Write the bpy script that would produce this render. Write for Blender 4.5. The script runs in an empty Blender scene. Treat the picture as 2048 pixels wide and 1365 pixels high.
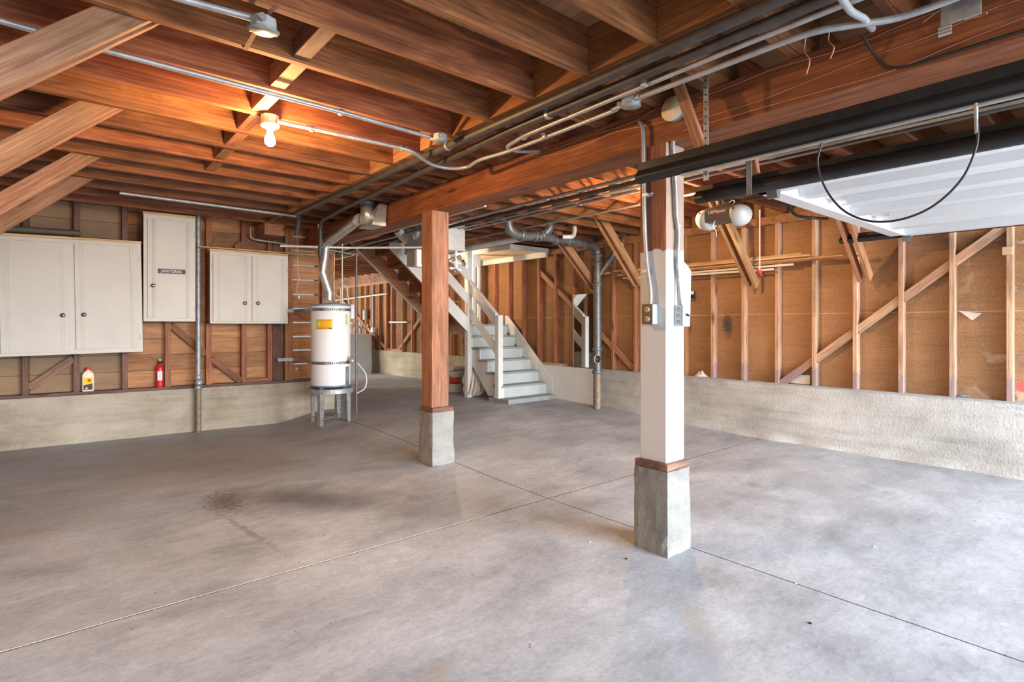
import bpy, bmesh, math, random
from mathutils import Vector, Matrix, Euler
random.seed(7)
PI = math.pi
scene = bpy.context.scene
COL = scene.collection
R = math.radians

# ------------------------------------------------------------------ materials
MATS = {}
def mat(name):
    m = bpy.data.materials.new(name); m.use_nodes = True
    nt = m.node_tree
    for n in list(nt.nodes): nt.nodes.remove(n)
    out = nt.nodes.new('ShaderNodeOutputMaterial')
    b = nt.nodes.new('ShaderNodeBsdfPrincipled')
    nt.links.new(b.outputs[0], out.inputs[0])
    MATS[name] = m
    return m, nt, b
def N(nt, t, **kw):
    n = nt.nodes.new(t)
    for k, v in kw.items():
        if hasattr(n, k): setattr(n, k, v)
    return n
def noise(nt, vec, scale, detail=4, rough=.55, dist=0):
    n = nt.nodes.new('ShaderNodeTexNoise')
    n.inputs['Scale'].default_value = scale; n.inputs['Detail'].default_value = detail
    n.inputs['Roughness'].default_value = rough; n.inputs['Distortion'].default_value = dist
    nt.links.new(vec, n.inputs['Vector'])
    return n.outputs['Fac']
def ramp(nt, fac, stops):
    r = nt.nodes.new('ShaderNodeValToRGB'); e = r.color_ramp.elements
    while len(e) < len(stops): e.new(.5)
    for i, (p, c) in enumerate(stops):
        e[i].position = p
        e[i].color = (*c, 1) if len(c) == 3 else c
    nt.links.new(fac, r.inputs['Fac'])
    return r.outputs['Color']
def gray(v): return (v, v, v)
def mapr(nt, fac, a, b, c, d):
    r = nt.nodes.new('ShaderNodeMapRange')
    for i, v in enumerate((a, b, c, d)): r.inputs[i+1].default_value = v
    nt.links.new(fac, r.inputs[0]); return r.outputs[0]
def mix(nt, fac, a, b, mode='MIX'):
    m = nt.nodes.new('ShaderNodeMix'); m.data_type = 'RGBA'; m.blend_type = mode
    def put(s, v):
        if hasattr(v, 'links') or isinstance(v, bpy.types.NodeSocket): nt.links.new(v, s)
        elif isinstance(v, (int, float)): s.default_value = v
        else: s.default_value = (*v, 1)
    put(m.inputs[0], fac); put(m.inputs[6], a); put(m.inputs[7], b)
    return m.outputs[2]
def objvec(nt, scale, randomize=True):
    tc = nt.nodes.new('ShaderNodeTexCoord'); mp = nt.nodes.new('ShaderNodeMapping')
    mp.inputs['Scale'].default_value = scale
    nt.links.new(tc.outputs['Object'], mp.inputs['Vector'])
    if randomize:
        oi = nt.nodes.new('ShaderNodeObjectInfo'); ma = nt.nodes.new('ShaderNodeMath'); ma.operation = 'MULTIPLY'
        ma.inputs[1].default_value = 61.7
        nt.links.new(oi.outputs['Random'], ma.inputs[0])
        cb = nt.nodes.new('ShaderNodeCombineXYZ')
        for i in range(3): nt.links.new(ma.outputs[0], cb.inputs[i])
        nt.links.new(cb.outputs[0], mp.inputs['Location'])
    return mp.outputs[0]
def geovec(nt, scale=(1, 1, 1)):
    g = nt.nodes.new('ShaderNodeNewGeometry'); mp = nt.nodes.new('ShaderNodeMapping')
    mp.inputs['Scale'].default_value = scale
    nt.links.new(g.outputs['Position'], mp.inputs['Vector']); return mp.outputs[0]
def bump(nt, b, h, strength=.3, dist=.01):
    n = nt.nodes.new('ShaderNodeBump'); n.inputs['Strength'].default_value = strength
    n.inputs['Distance'].default_value = dist
    nt.links.new(h, n.inputs['Height']); nt.links.new(n.outputs[0], b.inputs['Normal'])

def wood(name, dark, mid, light, rough=.75, var=.25, stain=.35, knots=True, saw=False):
    m, nt, b = mat(name)
    v = objvec(nt, (1.1, 9, 9)); grain = noise(nt, v, 1.6, 6, .6, 1.2)
    c = ramp(nt, grain, [(.28, dark), (.5, mid), (.72, light)])
    wv = nt.nodes.new('ShaderNodeTexWave'); wv.bands_direction = 'Z'; wv.inputs['Scale'].default_value = 5.5
    wv.inputs['Distortion'].default_value = 9; wv.inputs['Detail'].default_value = 3; wv.inputs['Detail Scale'].default_value = .8; wv.inputs['Detail Roughness'].default_value = .6
    nt.links.new(objvec(nt, (.30, 2.2, 2.2)), wv.inputs['Vector'])
    c = mix(nt, .38, c, ramp(nt, wv.outputs['Fac'], [(.0, (.66, .60, .56)), (.25, gray(.92)), (.8, gray(1.06))]), 'MULTIPLY')
    v2 = objvec(nt, (3, 130, 130)); fine = noise(nt, v2, 1, 3, .6)
    c = mix(nt, 1.0, c, ramp(nt, fine, [(.3, gray(.62)), (.7, gray(1.2))]), 'MULTIPLY')
    v3 = objvec(nt, (1.2, 2.2, 2.2)); st = noise(nt, v3, 1.3, 5, .65)
    c = mix(nt, 1.0, c, ramp(nt, st, [(.3, gray(1-stain)), (.55, gray(1.0)), (.8, gray(1.12))]), 'MULTIPLY')
    if knots:
        v4 = objvec(nt, (1.5, 5.0, 5.0)); vo = nt.nodes.new('ShaderNodeTexVoronoi'); vo.inputs['Scale'].default_value = 1.1
        nt.links.new(v4, vo.inputs['Vector'])
        c = mix(nt, 1.0, c, ramp(nt, vo.outputs['Distance'], [(.05, (.38, .28, .22)), (.13, (.8, .72, .66)), (.17, gray(1))]), 'MULTIPLY')
    oi = nt.nodes.new('ShaderNodeObjectInfo')
    hs = nt.nodes.new('ShaderNodeHueSaturation')
    nt.links.new(mapr(nt, oi.outputs['Random'], 0, 1, 1-var, 1+var), hs.inputs['Value'])
    ma = nt.nodes.new('ShaderNodeMath'); ma.operation = 'FRACT'
    mb = nt.nodes.new('ShaderNodeMath'); mb.operation = 'MULTIPLY'; mb.inputs[1].default_value = 7.31
    nt.links.new(oi.outputs['Random'], mb.inputs[0]); nt.links.new(mb.outputs[0], ma.inputs[0])
    nt.links.new(mapr(nt, ma.outputs[0], 0, 1, .488, .508), hs.inputs['Hue'])
    nt.links.new(c, hs.inputs['Color']); nt.links.new(hs.outputs[0], b.inputs['Base Color'])
    b.inputs['Roughness'].default_value = rough
    h = fine
    if saw:
        w = nt.nodes.new('ShaderNodeTexWave'); w.inputs['Scale'].default_value = 28; w.inputs['Distortion'].default_value = 1.5
        w.inputs['Detail'].default_value = 1; nt.links.new(objvec(nt, (1, .12, .12)), w.inputs['Vector'])
        ad = nt.nodes.new('ShaderNodeMath'); ad.operation = 'ADD'
        nt.links.new(fine, ad.inputs[0]); nt.links.new(w.outputs['Fac'], ad.inputs[1]); h = ad.outputs[0]
    bump(nt, b, h, .25, .003)
    return m
wood('joist_wood', (.12, .040, .011), (.25, .090, .027), (.40, .172, .066))
wood('beam_wood', (.18, .062, .015), (.28, .102, .028), (.37, .15, .052), var=.05, stain=.3)
wood('brace_wood', (.36, .165, .07), (.48, .245, .115), (.56, .32, .165), var=.15, stain=.22)
wood('stud_wood', (.50, .275, .155), (.66, .41, .26), (.76, .52, .36), var=.12, stain=.18)
# damp, purplish feet of the right wall studs
_m = MATS['stud_wood']; _nt = _m.node_tree; _b = [n for n in _nt.nodes if n.type == 'BSDF_PRINCIPLED'][0]
_src = _b.inputs['Base Color'].links[0].from_socket
_g = _nt.nodes.new('ShaderNodeNewGeometry'); _s = _nt.nodes.new('ShaderNodeSeparateXYZ'); _nt.links.new(_g.outputs['Position'], _s.inputs[0])
_a = _nt.nodes.new('ShaderNodeMath'); _a.operation = 'ADD'; _nt.links.new(_s.outputs[2], _a.inputs[0])
_nt.links.new(mapr(_nt, noise(_nt, geovec(_nt, (9, 9, 4)), 1.5, 4, .6), .3, .7, -.07, .07), _a.inputs[1])
_nt.links.new(mix(_nt, mapr(_nt, _a.outputs[0], .80, .85, .75, 0), _src, (.30, .215, .235)), _b.inputs['Base Color'])
wood('dark_stud_wood', (.14, .068, .045), (.24, .125, .085), (.33, .185, .13), var=.3, stain=.4)
wood('orange_stud_wood', (.27, .105, .045), (.40, .17, .075), (.50, .24, .115), var=.2, stain=.35)
wood('post_wood', (.24, .10, .052), (.36, .165, .088), (.46, .235, .14), var=.05, stain=.3)
wood('knee_wood', (.25, .115, .055), (.36, .185, .095), (.44, .25, .14), var=.2, stain=.3)
wood('strip_wood', (.58, .36, .17), (.72, .50, .27), (.80, .60, .36), var=.12, stain=.1, knots=False)
wood('sill_wood', (.10, .06, .045), (.17, .10, .075), (.24, .15, .11), var=.1, stain=.4)
wood('old_block_wood', (.13, .06, .04), (.20, .10, .065), (.34, .22, .15), var=.1, stain=.5)

# plank sheathing: boards of one wall, each row a slightly different tone
def plank_mat(name, rowsize, axis, cols, stain=.45):
    m, nt, b = mat(name)
    g = nt.nodes.new('ShaderNodeNewGeometry'); sx = nt.nodes.new('ShaderNodeSeparateXYZ')
    nt.links.new(g.outputs['Position'], sx.inputs[0])
    d = nt.nodes.new('ShaderNodeMath'); d.operation = 'DIVIDE'; d.inputs[1].default_value = rowsize
    nt.links.new(sx.outputs[axis], d.inputs[0])
    fl = nt.nodes.new('ShaderNodeMath'); fl.operation = 'FLOOR'; nt.links.new(d.outputs[0], fl.inputs[0])
    wn = nt.nodes.new('ShaderNodeTexWhiteNoise'); wn.noise_dimensions = '1D'; nt.links.new(fl.outputs[0], wn.inputs['W'])
    sc = (1.2, 12, 12) if axis != 0 else (14, 1.0, 14)
    v = geovec(nt, sc); gr = noise(nt, v, 1.3, 6, .6, 1.3)
    c = ramp(nt, gr, [(.28, cols[0]), (.5, cols[1]), (.74, cols[2])])
    c = mix(nt, 1.0, c, ramp(nt, wn.outputs['Value'], [(0, gray(.72)), (1, gray(1.15))]), 'MULTIPLY')
    st = noise(nt, geovec(nt, (1, 1, 1)), 1.6, 5, .6)
    c = mix(nt, 1.0, c, ramp(nt, st, [(.32, gray(1-stain)), (.55, gray(1)), (.8, gray(1.1))]), 'MULTIPLY')
    nt.links.new(c, b.inputs['Base Color']); b.inputs['Roughness'].default_value = .8
    bump(nt, b, gr, .2, .004)
    return m, nt, b, c
plank_mat('subfloor_planks', .14, 0, ((.24, .12, .048), (.34, .175, .08), (.44, .25, .12)), .25)
m, nt, b, c = plank_mat('wall_planks', .19, 2, ((.30, .13, .055), (.45, .215, .095), (.58, .31, .155)))
# the boards left of the extinguisher are older and greyer than the orange ones to its right
sx = nt.nodes.new('ShaderNodeSeparateXYZ'); g = nt.nodes.new('ShaderNodeNewGeometry'); nt.links.new(g.outputs['Position'], sx.inputs[0])
f = mapr(nt, sx.outputs[0], .70, .74, 0, 1)
old = mix(nt, .62, c, (.235, .185, .115))
nt.links.new(mix(nt, f, old, c), b.inputs['Base Color'])

def sheathing(name, base, lightc, stains):
    m, nt, b = mat(name)
    fib = noise(nt, geovec(nt, (60, 60, 60)), 1.3, 4, .8)
    c = ramp(nt, fib, [(.3, tuple(x*.62 for x in base)), (.7, tuple(min(1, x*1.32) for x in base))])
    big = noise(nt, geovec(nt, (1, 1, 2.2)), .9, 4, .6)
    c = mix(nt, 1.0, c, ramp(nt, big, [(.3, gray(.76)), (.6, gray(1.06))]), 'MULTIPLY')
    lines = noise(nt, geovec(nt, (1, 2.3, 44)), 1.0, 4, .7, .6)
    c = mix(nt, .4, c, ramp(nt, lines, [(.32, gray(.62)), (.5, gray(1)), (.72, gray(1.25))]), 'MULTIPLY')
    if stains:
        # water marks and torn facing, strongest at the near end of the wall
        s = nt.nodes.new('ShaderNodeSeparateXYZ'); g = nt.nodes.new('ShaderNodeNewGeometry'); nt.links.new(g.outputs['Position'], s.inputs[0])
        near = mapr(nt, s.outputs[1], 1.35, .7, 0, 1)
        wv = noise(nt, geovec(nt, (1, 1, 1)), 2.1, 7, .62, .6)
        band = ramp(nt, wv, [(.50, gray(0)), (.56, gray(1)), (.60, gray(.55)), (.62, gray(0))])
        edge = ramp(nt, wv, [(.485, gray(0)), (.50, gray(1)), (.515, gray(0))])
        f1 = nt.nodes.new('ShaderNodeMath'); f1.operation = 'MULTIPLY'; nt.links.new(near, f1.inputs[0]); nt.links.new(band, f1.inputs[1])
        f2 = nt.nodes.new('ShaderNodeMath'); f2.operation = 'MULTIPLY'; nt.links.new(near, f2.inputs[0]); nt.links.new(edge, f2.inputs[1])
        c = mix(nt, f1.outputs[0], c, (.60, .46, .32))
        c = mix(nt, f2.outputs[0], c, (.20, .13, .10))
        # horizontal lap seam of the panels
        seam = nt.nodes.new('ShaderNodeMath'); seam.operation = 'COMPARE'; seam.inputs[1].default_value = 1.42; seam.inputs[2].default_value = .004
        nt.links.new(s.outputs[2], seam.inputs[0])
        c = mix(nt, seam.outputs[0], c, (.55, .38, .22))
        # two dark smudges, a red paint mark and a paler panel low down
        def blob(cy, cz, ry, rz, col, src, soft=.5):
            vm = nt.nodes.new('ShaderNodeMapping'); vm.inputs['Location'].default_value = (0, -cy/ry, -cz/rz); vm.inputs['Scale'].default_value = (0, 1/ry, 1/rz)
            nt.links.new(g.outputs['Position'], vm.inputs['Vector'])
            ln = nt.nodes.new('ShaderNodeVectorMath'); ln.operation = 'LENGTH'; nt.links.new(vm.outputs[0], ln.inputs[0])
            nn = noise(nt, geovec(nt, (9, 9, 9)), 1, 4, .6)
            ad = nt.nodes.new('ShaderNodeMath'); ad.operation = 'ADD'; nt.links.new(ln.outputs['Value'], ad.inputs[0])
            nt.links.new(mapr(nt, nn, .3, .7, -.3, .3), ad.inputs[1])
            return mix(nt, mapr(nt, ad.outputs[0], 1.1, 1-soft, 0, .85), src, col)
        c = blob(3.45, 1.28, .09, .13, (.05, .05, .055), c)
        c = blob(4.02, 1.28, .08, .14, (.06, .055, .05), c)
        c = blob(.78, .77, .05, .055, (.62, .10, .09), c, .25)
        c = blob(.755, .68, .018, .12, (.60, .10, .09), c, .3)
        c = blob(3.0, 1.05, .16, .36, (.50, .31, .15), c, .8)
    nt.links.new(c, b.inputs['Base Color']); b.inputs['Roughness'].default_value = .9
    bump(nt, b, fib, .3, .004)
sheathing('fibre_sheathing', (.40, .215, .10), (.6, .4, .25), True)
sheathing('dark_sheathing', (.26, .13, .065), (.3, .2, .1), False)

def concrete(name, c1, c2, floor=False, streak=(1, 1, 5), warm=None):
    m, nt, b = mat(name)
    v = geovec(nt)
    n1 = noise(nt, v, 1.1, 8, .62, .4); n2 = noise(nt, v, 45, 4, .7); n3 = noise(nt, geovec(nt, streak), 1.7, 6, .6, .3)
    c = ramp(nt, n1, [(.30, c1), (.68, c2)])
    c = mix(nt, .8, c, ramp(nt, n3, [(.3, gray(.74)), (.5, gray(1)), (.75, gray(1.13))]), 'MULTIPLY')
    if floor:
        for sc_, lo_, hi_ in ((3, .91, 1.05), (7, .88, 1.06), (23, .87, 1.07)):
            c = mix(nt, 1.0, c, ramp(nt, noise(nt, geovec(nt, (1, 1.9, 1)), sc_, 6, .72, .8), [(.33, gray(lo_)), (.66, gray(hi_))]), 'MULTIPLY')
    c = mix(nt, .8, c, ramp(nt, n2, [(.3, gray(.86)), (.7, gray(1.09))]), 'MULTIPLY')
    vo = nt.nodes.new('ShaderNodeTexVoronoi'); vo.inputs['Scale'].default_value = 11 if floor else 30
    nt.links.new(v, vo.inputs['Vector'])
    pit = ramp(nt, vo.outputs['Distance'], [(.0, gray(.25)), (.05 if floor else .07, gray(.5)), (.075 if floor else .11, gray(1))])
    wn = noise(nt, v, 2.4 if floor else 5, 2)
    c = mix(nt, ramp(nt, wn, [(.56, gray(0)), (.62, gray(1))]), c, mix(nt, 1.0, c, pit, 'MULTIPLY'))
    if floor:
        spk = ramp(nt, noise(nt, v, 30, 3, .5), [(.70, gray(1)), (.735, gray(.35))])
        c = mix(nt, ramp(nt, noise(nt, v, 1.8, 3), [(.45, gray(0)), (.6, gray(1))]), c, mix(nt, 1.0, c, spk, 'MULTIPLY'))
        g = nt.nodes.new('ShaderNodeNewGeometry')
        def patch(cx, cy, rx, ry, ang, col, amt, src, k=.45, nz=3.0):
            vm = nt.nodes.new('ShaderNodeMapping'); vm.vector_type = 'TEXTURE'
            vm.inputs['Location'].default_value = (cx, cy, 0); vm.inputs['Rotation'].default_value = (0, 0, ang)
            vm.inputs['Scale'].default_value = (rx, ry, 1000)
            nt.links.new(g.outputs['Position'], vm.inputs['Vector'])
            ln = nt.nodes.new('ShaderNodeVectorMath'); ln.operation = 'LENGTH'; nt.links.new(vm.outputs[0], ln.inputs[0])
            ad = nt.nodes.new('ShaderNodeMath'); ad.operation = 'ADD'; nt.links.new(ln.outputs['Value'], ad.inputs[0])
            nt.links.new(mapr(nt, noise(nt, v, nz, 7, .65), .25, .75, -k, k), ad.inputs[1])
            return mix(nt, mapr(nt, ad.outputs[0], 1.1, .2, 0, amt), src, col)
        c = patch(1.2, 6.0, 2.4, 1.5, .05, (.30, .235, .19), .55, c, .5, 1.2)      # brownish zone by the wall
        c = patch(1.48, 4.15, .36, .80, .75, (.11, .10, .11), .85, c, .3)        # oil stain
        c = patch(1.02, 4.45, .13, .30, -.1, (.045, .04, .035), .95, c, 1.0, 26)     # crusty spot
        c = patch(1.05, 4.42, .20, .42, -.1, (.22, .19, .17), .5, c, .5, 6)
        c = patch(.98, 3.72, .03, .42, .12, (.20, .17, .14), .7, c, .9, 16)        # row of drips
        c = patch(-.06, 4.43, .16, .5, .4, (.42, .30, .28), .25, c)
        c = patch(2.17, 1.32, .07, .26, -.75, (.36, .32, .27), .6, c, .3)
        c = patch(1.95, 1.13, .10, .24, -.85, (.30, .31, .35), .5, c, .3)
        c = patch(1.02, 1.70, .28, .05, .4, (.33, .28, .22), .5, c, .5)
        c = patch(4.39, 2.17, .10, .10, .2, (.16, .16, .16), .55, c, .8, 24)
        c = patch(4.8, 1.9, .8, .16, .9, (.32, .33, .36), .5, c, .6)
        c = patch(3.9, 2.9, .7, .12, .9, (.34, .35, .37), .5, c, .6)
        c = patch(3.6, 5.0, 1.1, .5, 1.4, (.36, .37, .39), .5, c, .6)
    if warm is not None:
        pass
    nt.links.new(c, b.inputs['Base Color'])
    b.inputs['Roughness'].default_value = .62 if floor else .9
    if floor:
        nt.links.new(mapr(nt, n1, .3, .7, .42, .72), b.inputs['Roughness'])
    ad = nt.nodes.new('ShaderNodeMath'); ad.operation = 'ADD'; nt.links.new(n2, ad.inputs[0]); nt.links.new(n3, ad.inputs[1])
    bump(nt, b, ad.outputs[0], .12 if floor else .55, .006 if floor else .012)
concrete('floor_concrete', (.29, .31, .345), (.47, .50, .55), True, (1, 2.5, 1))
concrete('wall_concrete', (.39, .375, .34), (.62, .61, .585), False, (.8, .8, 7))
concrete('old_wall_concrete', (.33, .275, .195), (.56, .50, .395), False, (.7, .7, 7))
concrete('pedestal_concrete', (.17, .165, .152), (.35, .34, .315), False, (1, 1, 4))
concrete('rough_concrete_light', (.46, .44, .40), (.66, .64, .60), False, (3, 3, 3))

def plain(name, col, rough=.5, metal=0, var=.12, scale=6, bumpy=0, spec=None):
    m, nt, b = mat(name)
    v = objvec(nt, (1, 1, 1)); n = noise(nt, v, scale, 5, .6)
    lo = tuple(x*(1-var) for x in col); hi = tuple(min(1, x*(1+var*.6)) for x in col)
    nt.links.new(ramp(nt, n, [(.3, lo), (.7, hi)]), b.inputs['Base Color'])
    b.inputs['Roughness'].default_value = rough; b.inputs['Metallic'].default_value = metal
    if bumpy: bump(nt, b, n, bumpy, .005)
    return m
plain('white_paint', (.72, .72, .70), .45, 0, .05)
plain('stair_paint', (.72, .73, .70), .5, 0, .06)
plain('cabinet_paint', (.61, .575, .51), .5, 0, .06, 3)
plain('tread_paint', (.30, .32, .31), .6, 0, .15, 8)
plain('riser_paint', (.50, .55, .54), .5, 0, .06)
plain('cream_paint', (.80, .70, .47), .6, 0, .1)
plain('galvanized', (.40, .41, .41), .5, .55, .35, 22)
plain('duct_metal', (.66, .67, .68), .42, .55, .15, 25)
plain('shiny_duct', (.58, .58, .57), .36, .7, .3, 14)
plain('steel_conduit', (.42, .43, .45), .45, .5, .25, 12)
plain('black_pipe', (.075, .07, .066), .5, .3, .3, 12)
plain('cast_iron', (.17, .175, .18), .42, .4, .3, 14, .2)
plain('track_black', (.028, .028, .03), .38, .3, .3, 8)
plain('black_plastic', (.02, .02, .022), .45, 0, .2)
plain('opener_body', (.11, .095, .08), .42, .2, .15)
plain('lens_plastic', (.52, .52, .48), .35, 0, .04)
plain('door_panel_white', (.72, .74, .755), .4, 0, .04)
plain('tank_enamel', (.86, .86, .86), .22, 0, .02)
plain('tank_trim', (.22, .29, .34), .4, .2, .1)
plain('boiler_sheet', (.50, .56, .56), .45, .2, .06)
plain('old_pipe', (.30, .24, .17), .6, .5, .4, 18, .2)
plain('pale_pipe', (.66, .64, .58), .5, .2, .15)
plain('copper_wire', (.62, .34, .22), .5, .6, .2)
plain('copper_pipe', (.62, .36, .22), .4, .7, .3, 14)
plain('red_paint', (.62, .02, .025), .3, 0, .05)
plain('red_plastic', (.75, .04, .03), .4, 0, .05)
plain('bottle_plastic', (.80, .72, .55), .4, 0, .06)
plain('yellow_label', (.85, .62, .02), .6, 0, .05)
plain('orange_label', (.85, .16, .02), .6, 0, .05)
plain('dark_label', (.07, .03, .05), .6, 0, .2)
plain('silver_label', (.62, .66, .68), .5, 0, .05)
plain('green_label', (.45, .75, .12), .6, 0, .05)
plain('white_label', (.85, .85, .85), .6, 0, .03)
plain('sign_black', (.03, .035, .04), .5, 0, .1)
plain('knob_pewter', (.22, .21, .19), .3, .9, .2)
plain('hinge_metal', (.55, .54, .50), .5, .6, .2)
plain('outlet_brown', (.17, .13, .09), .4, .3, .1)
plain('outlet_ivory', (.52, .42, .26), .5, 0, .1)
plain('gray_box', (.46, .50, .52), .45, .4, .1)
plain('paper', (.88, .88, .86), .9, 0, .03)
plain('canvas_cloth', (.74, .69, .60), .95, 0, .15, 5, .3)
plain('bucket_white', (.86, .85, .82), .4, 0, .03)
plain('label_red', (.70, .05, .03), .5, 0, .1)
plain('label_blue', (.02, .12, .50), .5, 0, .1)
plain('tape_roll', (.11, .10, .08), .6, .2, .2)
plain('rust', (.18, .075, .045), .9, 0, .4, 20)
plain('glass_pipe_cap', (.30, .30, .30), .3, .6, .1)
plain('pale_board', (.80, .76, .66), .6, 0, .05)
m, nt, b = mat('mirror'); b.inputs['Base Color'].default_value = (.82, .84, .84, 1); b.inputs['Metallic'].default_value = 1; b.inputs['Roughness'].default_value = .04
m, nt, b = mat('bulb_glow'); b.inputs['Base Color'].default_value = (1, .9, .7, 1)
b.inputs['Emission Color'].default_value = (1, .80, .50, 1); b.inputs['Emission Strength'].default_value = 60
# painted post: white below a ragged line, weathered wood above
m = wood('painted_post', (.18, .07, .04), (.26, .11, .06), (.34, .17, .10), var=0)
nt = m.node_tree; b = [n for n in nt.nodes if n.type == 'BSDF_PRINCIPLED'][0]
src = b.inputs['Base Color'].links[0].from_socket
g = nt.nodes.new('ShaderNodeNewGeometry'); s = nt.nodes.new('ShaderNodeSeparateXYZ'); nt.links.new(g.outputs['Position'], s.inputs[0])
nz = noise(nt, geovec(nt, (22, 22, 4)), 1, 4, .6)
ad = nt.nodes.new('ShaderNodeMath'); ad.operation = 'ADD'; nt.links.new(s.outputs[2], ad.inputs[0]); nt.links.new(mapr(nt, nz, .3, .7, -.012, .012), ad.inputs[1])
f = mapr(nt, ad.outputs[0], 1.725, 1.73, 1, 0)
sn = nt.nodes.new('ShaderNodeSeparateXYZ'); nt.links.new(g.outputs['Normal'], sn.inputs[0])
front = mapr(nt, sn.outputs[1], -.5, -.6, 0, 1)
src = mix(nt, front, src, mix(nt, .45, src, (.52, .43, .34)))    # the face with the switch carries an old grey wash
chips = ramp(nt, noise(nt, geovec(nt, (14, 14, 9)), 1.3, 6, .7), [(.68, (.59, .59, .59)), (.715, (.42, .36, .32))])
nt.links.new(mix(nt, f, src, chips), b.inputs['Base Color'])

# ------------------------------------------------------------------ mesh helpers
class MB:
    def __init__(s): s.v = []; s.f = []; s.sm = []; s.mi = []; s.cur = 0
    def add(s, vs, fs, smooth=False):
        k = len(s.v); s.v += [tuple(v) for v in vs]; s.f += [tuple(k+i for i in f) for f in fs]
        s.sm += [smooth]*len(fs); s.mi += [s.cur]*len(fs); return s
    def box(s, a, b):
        x0, y0, z0 = a; x1, y1, z1 = b
        if x0 > x1: x0, x1 = x1, x0
        if y0 > y1: y0, y1 = y1, y0
        if z0 > z1: z0, z1 = z1, z0
        vs = [(x0,y0,z0),(x1,y0,z0),(x1,y1,z0),(x0,y1,z0),(x0,y0,z1),(x1,y0,z1),(x1,y1,z1),(x0,y1,z1)]
        return s.add(vs, [(0,3,2,1),(4,5,6,7),(0,1,5,4),(1,2,6,5),(2,3,7,6),(3,0,4,7)])
    def obox(s, c, half, mtx):
        vs = []
        for sx, sy, sz in ((-1,-1,-1),(1,-1,-1),(1,1,-1),(-1,1,-1),(-1,-1,1),(1,-1,1),(1,1,1),(-1,1,1)):
            vs.append(Vector(c)+mtx @ Vector((sx*half[0], sy*half[1], sz*half[2])))
        return s.add(vs, [(0,3,2,1),(4,5,6,7),(0,1,5,4),(1,2,6,5),(2,3,7,6),(3,0,4,7)])
    def prism(s, poly, axis, a, b, smooth=False):
        # poly: 2d points in the two other axes (cyclic order); extruded along axis from a to b
        n = len(poly); vs = []
        for t in (a, b):
            for p, q in poly:
                vs.append({0: (t, p, q), 1: (p, t, q), 2: (p, q, t)}[axis])
        fs = [tuple(range(n))[::-1], tuple(range(n, 2*n))]
        for i in range(n): fs.append((i, (i+1) % n, n+(i+1) % n, n+i))
        return s.add(vs, fs, smooth)
    def tube(s, pts, r, seg=12, caps=True, smooth=True, rs=None):
        pts = [Vector(p) for p in pts]; rings = []; n = len(pts)
        up = None
        for i, p in enumerate(pts):
            t = (pts[min(i+1, n-1)]-pts[max(i-1, 0)]).normalized()
            if up is None:
                up = Vector((0, 0, 1)) if abs(t.z) < .9 else Vector((1, 0, 0))
            a = t.cross(up)
            if a.length < 1e-4: a = t.cross(Vector((0, 1, .1)))
            a.normalize(); bb = a.cross(t).normalized(); up = bb
            rr = rs[i] if rs else r
            rings.append([p+a*math.cos(2*PI*k/seg)*rr+bb*math.sin(2*PI*k/seg)*rr for k in range(seg)])
        vs = [v for q in rings for v in q]; fs = []
        for i in range(n-1):
            for k in range(seg):
                fs.append((i*seg+k, i*seg+(k+1) % seg, (i+1)*seg+(k+1) % seg, (i+1)*seg+k))
        s.add(vs, fs, smooth)
        if caps:
            s.add(rings[0], [tuple(range(seg))]); s.add(rings[-1], [tuple(range(seg))[::-1]])
        return s
    def lathe(s, c, prof, axis=2, seg=24, smooth=True, sx=1, sy=1):
        vs = []; c = Vector(c)
        for r, h in prof:
            for k in range(seg):
                a = 2*PI*k/seg; p, q = r*math.cos(a)*sx, r*math.sin(a)*sy
                vs.append(c+Vector({2: (p, q, h), 0: (h, p, q), 1: (p, h, q)}[axis]))
        fs = []
        for i in range(len(prof)-1):
            for k in range(seg): fs.append((i*seg+k, i*seg+(k+1) % seg, (i+1)*seg+(k+1) % seg, (i+1)*seg+k))
        fs.append(tuple(range(seg))[::-1]); fs.append(tuple(range((len(prof)-1)*seg, len(prof)*seg)))
        return s.add(vs, fs, smooth)
    def build(s, name, m, parent=None, bevel=0, loc=None, mtx=None):
        me = bpy.data.meshes.new(name)
        me.from_pydata([tuple(v) for v in s.v], [], s.f)
        ms = m if isinstance(m, (list, tuple)) else [m]
        for x in ms: me.materials.append(MATS[x])
        for p, q, w in zip(me.polygons, s.sm, s.mi): p.use_smooth = q; p.material_index = w
        bm = bmesh.new(); bm.from_mesh(me)
        bmesh.ops.recalc_face_normals(bm, faces=bm.faces)
        bm.to_mesh(me); bm.free()
        o = bpy.data.objects.new(name, me); COL.objects.link(o)
        if mtx is not None: o.matrix_world = mtx
        if loc is not None: o.location = loc
        if parent is not None:
            o.parent = parent
        if bevel:
            md = o.modifiers.new('bevel', 'BEVEL'); md.width = bevel; md.segments = 2; md.limit_method = 'ANGLE'
        return o
def tag(o, label=None, cat=None, group=None, kind=None):
    if label: o['label'] = label
    if cat: o['category'] = cat
    if group: o['group'] = group
    if kind: o['kind'] = kind
    return o
def empty(name, loc, rz=0, label=None, cat=None, group=None):
    o = bpy.data.objects.new(name, None); COL.objects.link(o)
    o.location = loc; o.rotation_euler = (0, 0, rz); o.empty_display_size = .1
    return tag(o, label, cat, group)
def frame(p0, p1, side):
    # x along p0->p1, z as near to side as possible
    x = (Vector(p1)-Vector(p0)).normalized(); s = Vector(side)
    y = s.cross(x).normalized(); z = x.cross(y).normalized()
    return Matrix(((x.x, y.x, z.x), (x.y, y.y, z.y), (x.z, y.z, z.z))).to_4x4()
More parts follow.
